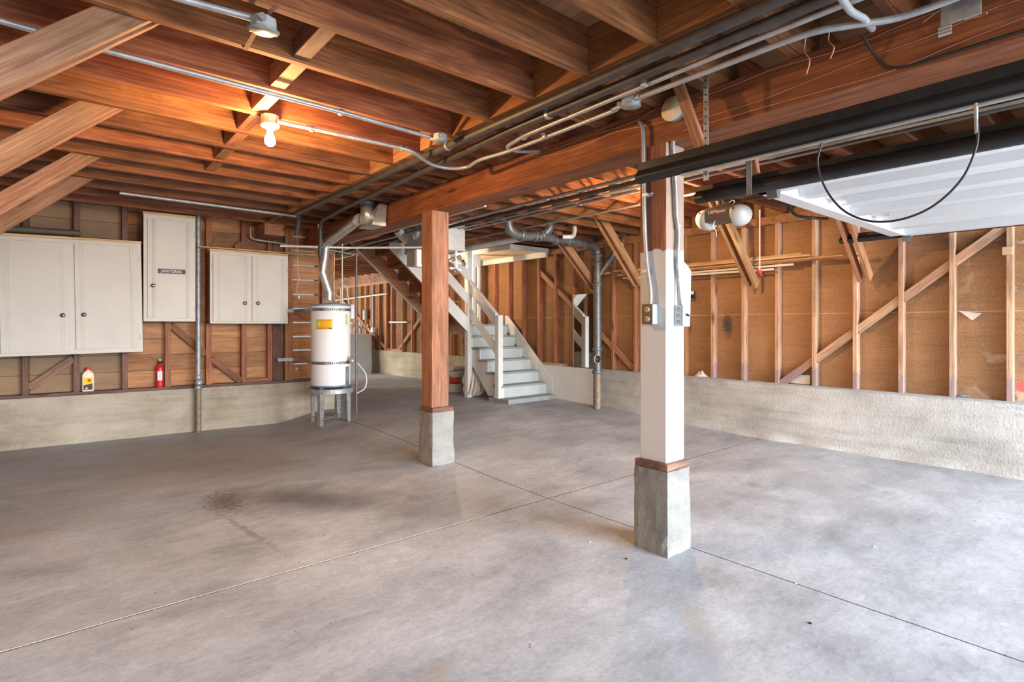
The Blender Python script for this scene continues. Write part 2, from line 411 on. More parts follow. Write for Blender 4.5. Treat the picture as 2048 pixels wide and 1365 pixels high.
def timber(name, p0, p1, w, h, m, up=(0, 0, 1), parent=None, bevel=.003, cuts=None):
    """a sawn member from p0 to p1 (centre line of its section); w across, h along up; grain along its length.
    cuts: shear of the two ends along up, for mitred ends"""
    p0 = Vector(p0); p1 = Vector(p1); L = (p1-p0).length
    M = frame(p0, p1, up); c = (p0+p1)/2
    b = MB(); vs = []
    c0, c1 = cuts or (0, 0)
    for sx in (-1, 1):
        for sy, sz in ((-1, -1), (1, -1), (1, 1), (-1, 1)):
            vs.append((sx*L/2+(c0 if sx < 0 else c1)*sz, sy*w/2, sz*h/2))
    b.add(vs, [(0,1,2,3),(7,6,5,4),(0,4,5,1),(1,5,6,2),(2,6,7,3),(3,7,4,0)])
    return b.build(name, m, parent, bevel, mtx=Matrix.Translation(c) @ M)
def smooth_path(pts, n=8):
    """Catmull-Rom through the points"""
    P = [Vector(p) for p in pts]; out = []
    for i in range(len(P)-1):
        a, b, c, d = P[max(i-1, 0)], P[i], P[i+1], P[min(i+2, len(P)-1)]
        for k in range(n):
            t = k/n
            out.append(.5*((2*b)+(c-a)*t+(2*a-5*b+4*c-d)*t*t+(3*b-a-3*c+d)*t**3))
    out.append(P[-1]); return out
def bend(pts, rad=.05, n=6):
    """polyline with rounded corners"""
    P = [Vector(p) for p in pts]; out = [P[0]]
    for i in range(1, len(P)-1):
        a = (P[i-1]-P[i]); b = (P[i+1]-P[i]); r = min(rad, a.length*.45, b.length*.45)
        s = P[i]+a.normalized()*r; e = P[i]+b.normalized()*r
        for k in range(n+1):
            t = k/n; out.append(s*(1-t)**2+P[i]*2*t*(1-t)+e*t*t)
    out.append(P[-1]); return out
def text_mesh(name, body, size, mtx, m, parent, extrude=.0006, sx=1.0):
    cu = bpy.data.curves.new(name, 'FONT'); cu.body = body; cu.size = size; cu.extrude = extrude
    cu.align_x = 'CENTER'; cu.align_y = 'CENTER'
    o = bpy.data.objects.new(name, cu); COL.objects.link(o)
    dg = bpy.context.evaluated_depsgraph_get(); me = bpy.data.meshes.new_from_object(o.evaluated_get(dg))
    bpy.data.objects.remove(o)
    me.materials.clear(); me.materials.append(MATS[m])
    o = bpy.data.objects.new(name, me); COL.objects.link(o)
    o.matrix_world = mtx @ Matrix.Diagonal((sx, 1, 1, 1))
    if parent: o.parent = parent; o.matrix_parent_inverse = Matrix()
    return o
def ordinal(k):
    w = ['first','second','third','fourth','fifth','sixth','seventh','eighth','ninth','tenth','eleventh','twelfth','thirteenth','fourteenth',
         'fifteenth','sixteenth','seventeenth','eighteenth','nineteenth','twentieth']
    if k <= 20: return w[k-1]
    tens = {2: 'twenty', 3: 'thirty'}[k//10]
    return {20: 'twentieth', 30: 'thirtieth'}.get(k) or tens+'-'+w[k % 10-1]

# ------------------------------------------------------------------ camera (level, 19 mm, looking into the corner)
cam = bpy.data.cameras.new('camera'); cam.lens = 1105.6/2048*36; cam.sensor_width = 36; cam.shift_y = -32.5/2048; cam.clip_start = .05
co = bpy.data.objects.new('camera', cam); COL.objects.link(co); co.location = (0, 0, 1.3); co.rotation_euler = (R(90), 0, R(-40.25))
scene.camera = co

# ------------------------------------------------------------------ floor: level in the left bay, rising gently toward the stairs
def sm(t): t = max(0, min(1, t)); return t*t*(3-2*t)
def fz(x, y): return .12*sm((y-2.9)/3.3)*sm((x-2.3)/.7)
JX, JY = 2.88, 2.98
def floor_mesh(x0, x1, y0, y1, step=.12):
    b = MB()
    nx = max(1, round((x1-x0)/step)); ny = max(1, round((y1-y0)/step))
    vs = [(x0+(x1-x0)*i/nx, y0+(y1-y0)*j/ny) for j in range(ny+1) for i in range(nx+1)]
    b.add([(x, y, fz(x, y)) for x, y in vs], [(j*(nx+1)+i, j*(nx+1)+i+1, (j+1)*(nx+1)+i+1, (j+1)*(nx+1)+i) for j in range(ny) for i in range(nx)], True)
    return b
fl = MB()
J = .0035   # the saw joints between the slabs
for (a, c) in ((-1.45, JX-J), (JX+J, 6.45)):
    for (d, e) in ((-3.0, JY-J), (JY+J, 16.1)):
        q = floor_mesh(a, c, d, e); fl.add(q.v, q.f, True)
floor = tag(fl.build('floor', 'floor_concrete'), kind='structure')
b = MB()
for (a, c) in (((JX-.03, -3.0), (JX+.03, 16.1)), ((-1.45, JY-.03), (6.45, JY+.03))):
    q = floor_mesh(a[0], c[0], a[1], c[1]); b.add([(x, y, z-.003) for x, y, z in q.v], q.f)
b.build('joint_filler', 'rust', floor)
# pale ridge of laitance beside the cross joint, as in the slab's left half
b = MB(); b.box((-1.4, JY+J+.001, .0), (2.3, JY+J+.007, .0012)); b.build('joint_ridge', 'rough_concrete_light', floor)

# ceiling: board subfloor
b = MB()
x = -1.4
while x < 6.4:
    b.box((x, -2.0, 2.79), (min(x+.137, 6.45), 16.1, 2.812)); x += .14
ceil = tag(b.build('ceiling', 'subfloor_planks'), kind='structure')
b = MB(); b.box((-1.5, -2.0, 2.813), (6.5, 16.1, 2.86)); b.build('upper_boarding', 'sill_wood', ceil)
# ------------------------------------------------------------------ walls of the room
S_ = .06; LB = 7.72; LANG = -math.atan(S_)
def lw(u, off, z):
    n = math.hypot(1, S_); return Vector((u/n-off*S_/n, LB-u*S_/n-off/n, z))
LWM = Matrix.Translation((0, LB, 0)) @ Matrix.Rotation(LANG, 4, 'Z')
wall_back = empty('wall_back', (0, LB, 0), LANG); wall_back['kind'] = 'structure'
b = MB()   # poured foundation with a rough face: a subdivided slab
def rough_slab(u0, u1, z0, z1, y0, y1, amp=.006, nu=60, nz=10, seed=1, foot=0.0):
    rnd = random.Random(seed); b = MB(); g = []
    ph = [rnd.uniform(0, 6) for _ in range(6)]
    for j in range(nz+1):
        for i in range(nu+1):
            u = u0+(u1-u0)*i/nu; z = z0+(z1-z0)*j/nz
            d = amp*(math.sin(u*3.1+ph[0]+z*9)+.6*math.sin(u*7.7+ph[1])*math.sin(z*17+ph[2])+.5*rnd.uniform(-1, 1))
            d += foot*max(0, 1-(z-z0)/.14)**2*(1+.6*math.sin(u*5+ph[3])+.4*math.sin(u*13+ph[4]))
            g.append((u, y0-d, z))
    fs = [(j*(nu+1)+i, j*(nu+1)+i+1, (j+1)*(nu+1)+i+1, (j+1)*(nu+1)+i) for j in range(nz) for i in range(nu)]
    b.add(g, fs, True)
    top = [(u0+(u1-u0)*i/nu, y1, z1) for i in range(nu+1)]; k = nz*(nu+1)
    b.add(g[k:]+top, [(i, i+1, nu+1+i+1, nu+1+i) for i in range(nu)])
    b.add([g[nu], g[-1], (u1, y1, z1), (u1, y1, z0)]+[(u1, y0, z0)], [(0, 1, 2, 3)])
    b.add([g[0], g[k], (u0, y1, z1), (u0, y1, z0)], [(0, 1, 2, 3)])
    b.add([(u0, y1, z0), (u1, y1, z0), (u1, y1, z1), (u0, y1, z1)], [(0, 1, 2, 3)])
    return b
rough_slab(-1.45, 3.12, -.03, .525, .0, .20, .005, 110, 12, 3, .01).build('foundation', 'old_wall_concrete', wall_back)
b = MB(); b.box((-1.45, .002, .525), (3.0, .12, .562)); b.build('sill_plate', 'sill_wood', wall_back, .003)
b = MB(); b.box((-1.45, .0, 2.70), (3.1, .09, 2.785)); b.build('top_plate', 'dark_stud_wood', wall_back, .003)
b = MB()   # horizontal sheathing boards
z = .57
rnd = random.Random(4)
while z < 2.79:
    z2 = min(z+.19-z % .19 if z == .57 else z+.19, 2.79)
    b.box((-1.45, .088, z), (2.575, .108, z2-.005)); 
    z = z2
b.build('sheathing', 'wall_planks', wall_back)
b = MB(); b.box((-1.45, .109, .55), (2.575, .125, 2.79)); b.build('backing_paper', 'sill_wood', wall_back)
b = MB()   # boards with open gaps to the daylight beside the heater
zz = [.56, .765, .953, 1.14, 1.332, 1.522, 1.717, 1.915, 2.112, 2.31, 2.50, 2.79]
for i in range(len(zz)-1): b.box((2.555, .088, zz[i]+.009), (3.0, .108, zz[i+1]-.009 if zz[i+1] < 2.2 else zz[i+1]))
b.build('gapped_boards', 'wall_planks', wall_back)

def studs_back():
    info = [(-1.0, .055, 'dark_stud_wood', 'far left, outside the long cabinet'), (-.6, .055, 'dark_stud_wood', ''),
        (-.176, .055, 'dark_stud_wood', 'dark purplish stud under the long cabinet at the left edge of the picture'),
        (.246, .055, 'dark_stud_wood', 'dark stud just left of the oil bottle, foot of a diagonal brace beside it'),
        (.68, .055, 'dark_stud_wood', 'dark stud between the oil bottle and the fire extinguisher'),
        (1.095, .062, 'orange_stud_wood', 'orange-brown stud touching the right side of the fire extinguisher'),
        (1.525, .062, 'orange_stud_wood', 'orange-brown stud just right of the tall grey wall pipe'),
        (1.925, .062, 'orange_stud_wood', 'orange-brown stud under the middle of the small two-door cabinet'),
        (2.238, .06, 'orange_stud_wood', 'orange-brown stud under the right end of the small two-door cabinet'),
        (2.455, .05, 'orange_stud_wood', 'left one of the twin orange studs beside the gapped boards'),
        (2.507, .05, 'orange_stud_wood', 'right one of the twin orange studs, against the gapped boards')]
    for u, w, mm, lab in info[2:]:
        o = timber('wall_stud', lw(u+w/2, -.045, .562), lw(u+w/2, -.045, 2.70), .085, w, mm, up=(1, -S_, 0))
        tag(o, lab, 'stud', 'studs of the cabinet wall')
studs_back()
o = timber('wall_plank', lw(2.38, -.06, .562), lw(2.38, -.06, 2.70), .03, .135, 'dark_stud_wood', up=(1, -S_, 0)); tag(o, 'wide purplish upright plank between the small cabinet and the twin studs', 'plank')
o = timber('corner_post', lw(3.03, -.11, .525), lw(3.03, -.11, 2.34), .20, .17, 'post_wood', up=(1, -S_, 0)); tag(o, 'pinkish squared corner post behind the water heater flue', 'post')
def lbrace(u0, z0, u1, z1, mm, lab):
    o = timber('diagonal_brace', lw(u0, -.03, z0), lw(u1, -.03, z1), .035, .075, mm, up=(0, 0, 1)); tag(o, lab, 'brace', 'diagonal braces let into the cabinet wall')
lbrace(-.125, .63, .245, .93, 'dark_stud_wood', 'short dark diagonal brace under the long cabinet, left of the oil bottle')
lbrace(1.157, 1.30, 1.525, .935, 'orange_stud_wood', 'diagonal brace rising left from the tall wall pipe under the sign cabinet')
lbrace(1.588, .875, 1.925, .58, 'orange_stud_wood', 'diagonal brace under the small two-door cabinet, foot on the sill')
lbrace(1.86, 2.27, 2.235, 2.58, 'orange_stud_wood', 'diagonal brace above the small two-door cabinet')
o = timber('header_board', lw(.735, -.03, 2.63), lw(1.525, -.03, 2.63), .05, .05, 'orange_stud_wood'); tag(o, 'narrow orange board nailed between studs above the sign cabinet', 'board')
o = timber('blocking_board', lw(1.987, -.045, .585), lw(2.238, -.045, .585), .085, .045, 'orange_stud_wood'); tag(o, 'short orange block lying on the sill under the small cabinet', 'block')
o = timber('girder_end', (2.20, 7.58, 2.525), (2.20, 7.185, 2.525), .24, .21, 'brace_wood'); tag(o, 'thick sawn girder end sticking out of the wall above the small cabinet', 'beam')

# right wall
WX = 6.27
wall_right = empty('wall_right', (0, 0, 0)); wall_right['kind'] = 'structure'
M90 = Matrix.Rotation(R(-90), 4, 'Z')
def yslab(y0, y1, z0, z1, x0, x1, **k):
    q = rough_slab(-y1, -y0, z0, z1, x0, x1, **k)
    q.v = [(y, -x, z) for x, y, z in q.v]   # u=-y axis, depth -> x
    q.v = [(xx, yy, z) for xx, yy, z in q.v]
    return q
q = rough_slab(-6.15, 3.0, -.05, .625, WX, WX+.25, amp=.006, nu=150, nz=14, seed=8, foot=.05)
q.v = [(y, -x, z) for x, y, z in q.v]; q.build('foundation', 'wall_concrete', wall_right)
b = MB(); b.box((WX-.03, 5.43, .0), (WX+.25, 6.95, .642)); b.build('painted_foundation', 'white_paint', wall_right, .004)
q = rough_slab(-16.1, -6.15, -.05, .68, WX, WX+.25, amp=.012, nu=90, nz=10, seed=5, foot=.02)
q.v = [(y, -x, z) for x, y, z in q.v]; q.build('old_foundation', 'old_wall_concrete', wall_right)
b = MB(); b.box((WX+.012, -3.0, .625), (WX+.13, 5.43, .645)); b.build('sill_flashing', 'gray_box', wall_right)
b = MB(); b.box((WX+.01, -3.0, 2.44), (WX+.10, 8.9, 2.53)); b.build('top_plate', 'orange_stud_wood', wall_right, .003)
b = MB(); b.box((WX+.01, 8.9, 2.30), (WX+.10, 16.1, 2.39)); b.build('far_top_plate', 'brace_wood', wall_right, .003)
b = MB(); b.box((WX+.10, -3.0, .60), (WX+.125, 8.9, 2.79)); b.build('sheathing', 'fibre_sheathing', wall_right)
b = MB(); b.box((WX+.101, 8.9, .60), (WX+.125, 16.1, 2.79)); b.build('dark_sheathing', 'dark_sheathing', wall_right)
b = MB(); b.box((WX-.03, 8.9, 2.36), (WX+.01, 16.1, 2.79)); b.build('rim_board', 'dark_stud_wood', wall_right)
names = {0: 'near stud with a red paint mark beyond it', 1: 'stud the long diagonal brace meets high up', }
RS = [.877+.3925*k for k in range(-3, 20)]
for k, yh in enumerate(RS):
    j = k-3
    if yh > 8.4: break
    if yh > 6.9: lab = ordinal(j+1)+' stud of the right wall from the right picture edge, above the stairs'
    elif j < 1: lab = 'pale stud at the right edge of the picture, beside the top of the long brace' if j == 0 else 'stud of the right wall beyond the right edge of the picture'
    else: lab = ordinal(j+1)+' stud of the long right wall, counted from the right picture edge'
    if j < 0: continue
    w = .042
    if j == 0: pass
    o = timber('wall_stud', (WX+.055, yh-w/2, .645), (WX+.055, yh-w/2, 2.44), .088, w, 'stud_wood' if j < 8 else 'orange_stud_wood', up=(0, 1, 0))
    tag(o, lab, 'stud', 'studs of the long right wall')
# beyond the stairs the framing stands on the old foundation
far = [8.95, 9.34, 9.72, 10.12, 10.50, 10.91, 11.34, 11.85, 12.15, 12.5, 12.9, 13.23, 13.55, 13.9, 14.3, 14.7, 15.1, 15.5]
for k, y in enumerate(far):
    wide = k == 8 or k == 7
    o = timber('far_wall_stud', (WX+.055, y, .68), (WX+.055, y, 2.30), .088, .10 if k == 8 else .042, 'brace_wood', up=(0, 1, 0))
    tag(o, 'double width stud of the far right wall seen left of the stair underside' if k == 8 else ordinal(k+1)+' stud of the far right wall counted away from the staircase', 'stud', 'studs of the far right wall')
def rbrace(y0, z0, y1, z1, lab, mm='brace_wood', x=WX+.055):
    o = timber('diagonal_brace', (x, y0, z0), (x, y1, z1), .05, .075, mm, up=(0, 0, 1)); tag(o, lab, 'brace', 'diagonal braces let into the right wall')
segs = [RS[i] for i in range(3, 9)]
def rb(y): return .655+(2.765-y)*(2.14-.655)/(2.765-.9)
for i in range(5):
    ya, yb = RS[3+i], RS[4+i]-.042
    rbrace(yb+.03 if i < 4 else yb, rb(yb+(.03 if i < 4 else 0)), ya-.03, rb(ya-.03), ['topmost', 'second highest', 'middle', 'second lowest', 'lowest'][i]+' piece of the long diagonal brace on the right wall', 'stud_wood')
def rb2(y): return .64+(y-4.75)*(2.46-.64)/(7.1-4.75)
ys = [4.803+.3925*i for i in range(6)]
for i in range(5):
    rbrace(ys[i]-.03, rb2(ys[i]-.03), ys[i+1]-.012, rb2(ys[i+1]-.012), ordinal(i+1)+' piece, from the floor end, of the diagonal brace behind the mirror')
rbrace(12.2, .74, 15.2, 2.2, 'long thin diagonal brace on the far right wall beyond the water heater')
rbrace(11.55, .72, 10.55, 1.45, 'thin diagonal brace on the far right wall under the upper stair flight')
for y0, y1, lab in ((11.87, 12.12, 'short block on the old foundation left of the wide stud'), (11.36, 11.83, 'short block on the old foundation right of the wide stud')):
    o = timber('sill_block', (WX+.055, y0, .705), (WX+.055, y1, .705), .088, .05, 'brace_wood'); tag(o, lab, 'block')
o = timber('torn_paper_board', (WX+.08, 2.49, .70), (WX+.08, 2.70, .70), .006, .10, 'pale_board'); tag(o, 'pale scrap of board under the foot of the long diagonal brace', 'board')
o = timber('nailed_block', (WX-.01, .83, 1.93), (WX-.01, .90, 1.93), .03, .07, 'strip_wood'); tag(o, 'small pale wood block nailed to the nearest stud', 'block')

# walls out of the picture that close the room
w = MB(); w.box((-1.47, -3.0, 0), (-1.40, LB+.3, 2.79)); tag(w.build('wall_left', 'wall_planks'), kind='structure')
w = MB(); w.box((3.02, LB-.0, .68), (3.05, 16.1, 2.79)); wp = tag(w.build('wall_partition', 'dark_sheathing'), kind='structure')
w = MB(); w.box((2.97, LB+.0, 0), (3.17, 16.1, .68)); w.build('foundation', 'old_wall_concrete', wp)
w = MB(); w.box((2.99, LB+.25, .68), (3.015, 16.1, 2.79)); w.build('gap_reflector', 'white_paint', wp)  # white outer face added so the board gaps by the heater look bright
for i in range(19):
    o = timber('partition_stud', (3.095, 8.1+.41*i, .68), (3.095, 8.1+.41*i, 2.55), .088, .042, 'brace_wood', up=(0, 1, 0), parent=wp)
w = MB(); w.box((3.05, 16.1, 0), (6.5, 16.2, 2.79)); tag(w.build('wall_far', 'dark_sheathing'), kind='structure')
# street front with its two wide door openings behind the camera
w = MB(); w.box((-1.45, -3.0, 2.45), (6.5, -2.9, 2.79)); w.box((-1.45, -3, 0), (-1.1, -2.9, 2.45)); w.box((2.72, -3, 0), (2.92, -2.9, 2.45)); w.box((6.1, -3, 0), (6.5, -2.9, 2.45))
tag(w.build('wall_front', 'fibre_sheathing'), kind='structure')

# ------------------------------------------------------------------ floor joists overhead
BX0, BX1, BZ0, BZ1 = 2.69, 2.92, 2.335, 2.555
JH = (2.557+2.788)/2; JHH = 2.788-2.557
kk = 0
for k in range(-3, 15):
    y = 1.46+.405*k; kk += 1
    o = timber('floor_joist', (-1.39, y+.021, JH), (2.80, y+.021, JH), .042, JHH, 'joist_wood')
    n = 15-k
    tag(o, 'rough brown ceiling joist of the left bay, '+ordinal(n)+' one counted from the cabinet wall', 'joist', 'ceiling joists of the left bay')
for k in range(-3, 35):
    y = 1.46+.405*k+.044
    if 7.2 < y < 8.35: x0 = 5.35
    else: x0 = 2.33 if k < 15 else 3.13
    o = timber('floor_joist', (x0, y+.021, JH), (6.45, y+.021, JH), .042, JHH, 'joist_wood')
    tag(o, 'brown ceiling joist of the right bay, '+ordinal(k+4)+' one counted from the street end', 'joist', 'ceiling joists of the right bay')
for k in range(-3, 15):
    y = 1.46+.405*k
    o = timber('solid_blocking', (2.10, y+.042, JH), (2.10, y+.405, JH), .045, JHH-.006, 'brace_wood' if 3 < k < 12 else 'beam_wood')
    tag(o, 'solid block between left bay joists above the black pipes, '+ordinal(15-k)+' from the cabinet wall', 'block', 'blocking row above the black pipes')
for k in range(0, 9):
    y = 1.46+.405*k
    if k == 1: continue
    o = timber('bridging_block', (.90+.018*k, y+.042, 2.625), (.90+.018*k, y+.405, 2.625), .075, .11, 'old_block_wood' if k < 3 else 'orange_stud_wood')
    tag(o, 'short bridging block over the middle of the left bay, '+ordinal(15-k)+' from the cabinet wall', 'block', 'bridging blocks over the left bay')
for k in range(3, 14):
    y = 1.46+.405*k+.044
    o = timber('solid_blocking', (4.28, y+.042, JH), (4.28, y+.405, JH), .042, JHH-.006, 'brace_wood')
    tag(o, 'solid block between right bay joists, '+ordinal(k-2)+' one going back from the painted post', 'block', 'blocking row over the right bay')

# main girder, posts on concrete pedestals
o = timber('main_beam', ((BX0+BX1)/2, -2.9, (BZ0+BZ1)/2), ((BX0+BX1)/2, 7.50, (BZ0+BZ1)/2), BX1-BX0, BZ1-BZ0, 'beam_wood', bevel=.005)
tag(o, 'long heavy orange-brown wooden beam carried by the two posts', 'beam')
def pedestal(name, x, y, z0, z1, s, lab, seed):
    rnd = random.Random(seed); b = MB(); n = 7; vs = []
    def edge(t, axis): return rnd.uniform(-.004, .004)
    g = []
    for j in range(n+1):
        z = z0+(z1-z0)*j/n; ring = []
        fl_ = 1+.015*(1-j/n)
        for side in range(4):
            for i in range(6):
                t = -1+2*i/6
                px, py = [(t, -1), (1, t), (-t, 1), (-1, -t)][side]
                r = rnd.uniform(-.003, .003) + (rnd.uniform(-.007, 0) if i == 0 else 0)
                ring.append((x+px*(s*fl_/2+r), y+py*(s*fl_/2+r), z))
        g.append(ring)
    m_ = len(g[0]); vs = [v for r_ in g for v in r_]
    fs = [(j*m_+i, j*m_+(i+1) % m_, (j+1)*m_+(i+1) % m_, (j+1)*m_+i) for j in range(n) for i in range(m_)]
    fs += [tuple(range(m_))[::-1], tuple(range(n*m_, (n+1)*m_))]
    b.add(vs, fs)
    o = b.build(name, 'pedestal_concrete'); return tag(o, lab, 'pedestal')
P2 = (2.765, 1.905); P1 = (2.765, 4.345)
pedestal('concrete_pedestal', *P2, 0, .475, .235, 'rough grey concrete pedestal carrying the white painted post', 2)
pedestal('concrete_pedestal', P1[0], P1[1], .03, .51, .235, 'pale concrete pedestal carrying the bare wood post in the middle', 3)
for (x, y), z, lab in ((P2, .475, 'reddish wooden bearing plate between pedestal and white post'), (P1, .51, 'reddish wooden bearing plate between pedestal and bare post')):
    b = MB(); b.box((x-.112, y-.112, z), (x+.112, y+.112, z+.04)); tag(b.build('bearing_plate', 'old_block_wood', bevel=.004), lab, 'plate')
o = timber('support_post', (P2[0], P2[1], .515), (P2[0], P2[1], BZ0), .18, .18, 'painted_post', up=(0, 1, 0), bevel=.006)
tag(o, 'square wooden post, lower two thirds painted white, nearest the camera', 'post')
o = timber('support_post', (P1[0]-.015, P1[1], .55), (P1[0]-.015, P1[1], BZ0), .18, .18, 'post_wood', up=(0, 1, 0), bevel=.006)
tag(o, 'square bare wood post in the middle of the room', 'post')

# knee braces: left bay (four pairs of boards from the side wall up to a joist)
for (y, lab) in ((2.735, 'nearest'), (3.95, 'second nearest'), (5.18, 'third nearest'), (5.99, 'farthest')):
    for dy, w2 in ((.0, 'front'), (.085, 'rear')):
        if y > 5 and dy > 0: continue
        s_ = .91
        def zl(x): return 2.558+s_*(x-.323)
        cx0, cx1 = -1.36, .235
        zc = lambda x: zl(x)+.082
        o = timber('knee_brace', (cx0, y+dy+.02, zc(cx0)), (cx1+.13, y+dy+.02, zc(cx1+.13)), .036, .12, 'knee_wood')
        tag(o, lab+' diagonal knee brace board at the left edge, '+(w2+' board of its pair' if y < 5 else 'single board'), 'brace', 'knee braces of the left bay')
# knee braces of the right bay: pairs of boards from wall studs up to the joists
for (ya, xa, za, xb, zb, lab) in ((3.07, 6.235, 1.75, 5.27, 2.74, 'pair below the door opener'), (1.93, 6.225, 1.76, 5.22, 2.74, 'pair under the raised garage door'),
        (5.45, 6.23, 1.83, 5.2, 2.74, 'pair behind the cast iron drain'), (4.68, 6.23, 1.86, 5.36, 2.74, 'pair just left of the white post')):
    for dy, w2 in ((0, 'front'), (-.085, 'rear')):
        o = timber('knee_brace', (xa, ya-dy-.05, za), (xb, ya-dy-.05, zb), .032, .105, 'brace_wood')
        tag(o, w2+' board of the diagonal knee brace '+lab, 'brace', 'knee braces of the right wall')
# ------------------------------------------------------------------ things on the cabinet wall
def on_wall(name, u, z, label, cat, group=None, tilt=0, off=0):
    o = empty(name, lw(u, off, z), LANG, label, cat, group); o.rotation_euler = (0, tilt, LANG); return o
def knob(parent, x, z, y):
    b = MB(); b.lathe((x, y, z), [(.006, 0), (.006, -.012), (.014, -.014), (.021, -.020), (.0215, -.026), (.017, -.031), (.010, -.0335), (.003, -.0345)], 1, 20)
    return b.build('knob', 'knob_pewter', parent)
def cabinet(name, u0, u1, z0, z1, depth, doors, label, tilt=0, name2=None):
    c = on_wall(name, (u0+u1)/2, z0, label, 'cabinet', None, tilt)
    W = (u1-u0)/2; H = z1-z0; cu = (u0+u1)/2; yf = -depth; t = .018
    b = MB(); b.box((-W, yf+.02, 0), (-W+t, -.002, H)); b.box((W-t, yf+.02, 0), (W, -.002, H)); b.box((-W, yf+.02, 0), (W, -.002, t)); b.box((-W, -.012, 0), (W, -.002, H))
    b.build('carcass', 'orange_stud_wood', c, .002)
    b = MB(); b.box((-W-.004, yf+.012, H), (W+.004, -.002, H+.028)); b.build('top_board', 'strip_wood', c, .002)
    # face frame, flat rails and stiles around the doors
    b = MB(); fr = yf+.02
    b.box((-W, yf, 0), (W, fr, H))
    b.build('face_frame', 'cabinet_paint', c, .003)
    for (a, d, e, f, kx, kz, hs) in doors:
        a, d, kx = a-cu, d-cu, kx-cu; e, f, kz = e-z0, f-z0, kz-z0
        b = MB(); b.box((a, yf-.018, e), (d, yf-.0005, f))
        # vertical beads near both edges
        for o_ in (.045, .058, .071):
            for s in (a+o_, d-o_): b.tube([(s, yf-.018, e+.002), (s, yf-.018, f-.002)], .0028, 6)
        dr = b.build('door', 'cabinet_paint', c, .0025)
        knob(dr, kx, kz, yf-.018)
        hx = d+.010 if hs > 0 else a-.010
        for hz in (e+.11, f-.14):
            h = MB(); h.tube([(hx, yf-.005, hz-.03), (hx, yf-.005, hz+.03)], .004, 8); h.box((hx-.008 if hs > 0 else hx, yf-.004, hz-.018), (hx if hs > 0 else hx+.008, yf-.001, hz+.018))
            h.build('hinge', 'hinge_metal', dr)
    return c
cabinet('wall_cabinet', -.345, .863, .99, 2.195, .30, [(-.307, .232, 1.02, 2.15, .177, 1.40, -1), (.279, .828, 1.04, 2.155, .35, 1.405, 1)],
        'long white two-door wall cabinet at the far left', tilt=R(-.9))
c = cabinet('wall_cabinet', .866, 1.375, 1.338, 2.545, .30, [(.905, 1.352, 1.375, 2.49, .956, 1.74, 1)], 'tall narrow white wall cabinet with the JANITORIAL sign')
b = MB(); b.box((-.127+.008, -.3225, .545), (.143+.008, -.3185, .598)); sg = b.build('sign_plate', 'sign_black', c)
text_mesh('lettering', 'JANITORIAL', .043, Matrix.Translation((.016, -.3230, .5705)) @ Matrix.Rotation(R(90), 4, 'X'), 'white_label', sg, sx=.88)
cabinet('wall_cabinet', 1.525, 2.415, 1.315, 2.18, .30, [(1.557, 1.969, 1.34, 2.142, 1.901, 1.565, -1), (1.986, 2.395, 1.34, 2.142, 2.05, 1.567, 1)],
        'small square white two-door wall cabinet nearest the water heater')
# roll lying on the long cabinet
o = empty('pipe_roll', lw(0, .22, 2.262), LANG, 'dark grey rolled sheet lying on top of the long cabinet', 'roll')
b = MB(); b.tube([(-.42, 0, 0), (.31, -.01, .012)], .034, 18); b.build('rolled_sheet', 'tape_roll', o)
b = MB(); b.tube([(.308, -.01, .012), (.3115, -.01, .012)], .020, 18); b.build('core', 'sign_black', o)
# thin strips of wood resting on the small cabinet
for i, (a, d, yy, zz, mm) in enumerate(((1.40, 2.78, .25, 2.2255, 'strip_wood'), (1.43, 2.72, .21, 2.2255, 'strip_wood'), (1.75, 2.64, .17, 2.2255, 'pale_board'))):
    o = timber('wood_strip', lw(a, yy, zz), lw(d, yy, zz-.0), .03, .014, mm, bevel=.001)
    tag(o, ['front long', 'middle long', 'short pale'][i]+' wood strip lying across the top of the small cabinet', 'strip', 'strips on the small cabinet')

# tall drain pipe with cleanout
p = on_wall('wall_pipe', 1.43, 0, 'tall grey vertical pipe with bolted couplings, between the sign cabinet and the small cabinet', 'pipe', off=.09)
p['label'] = 'tall grey drain pipe on the cabinet wall beside the sign cabinet'
b = MB(); b.tube([(0, 0, .65), (0, 0, 2.62)], .030, 20); b.build('pipe_body', 'galvanized', p)
b = MB(); b.tube([(0, 0, .0), (0, 0, .55)], .033, 20); b.lathe((0, 0, 0), [(.046, 0), (.042, .012), (.033, .02)]); b.build('lower_pipe', 'old_pipe', p)
for z, s in ((.665, 1), (.545, -1)):
    b = MB(); b.lathe((0, 0, z-.03), [(.037, 0), (.040, .004), (.040, .056), (.037, .06)], 2, 20)
    for q in (-.018, .018): b.tube([(-.03, -.03, z+q), (.03, -.045, z+q)], .006, 6); b.lathe((.034, -.045, z+q), [(.010, -.006), (.010, .006)], 0, 6)
    b.build('coupling_clamp', 'galvanized', p)
b = MB(); b.lathe((0, 0, .575), [(.038, 0), (.042, .02), (.038, .06)], 2, 20); b.lathe((0, -.02, .605), [(.034, 0), (.034, -.03), (.040, -.032), (.040, -.044), (.032, -.046)], 1, 20)
cl = b.build('cleanout', 'cast_iron', p)
b = MB(); b.lathe((0, -.066, .605), [(.026, 0), (.026, -.004), (.0, -.005)], 1, 20); b.box((-.009, -.080, .596), (.009, -.066, .614)); b.build('plug', 'gray_box', cl)

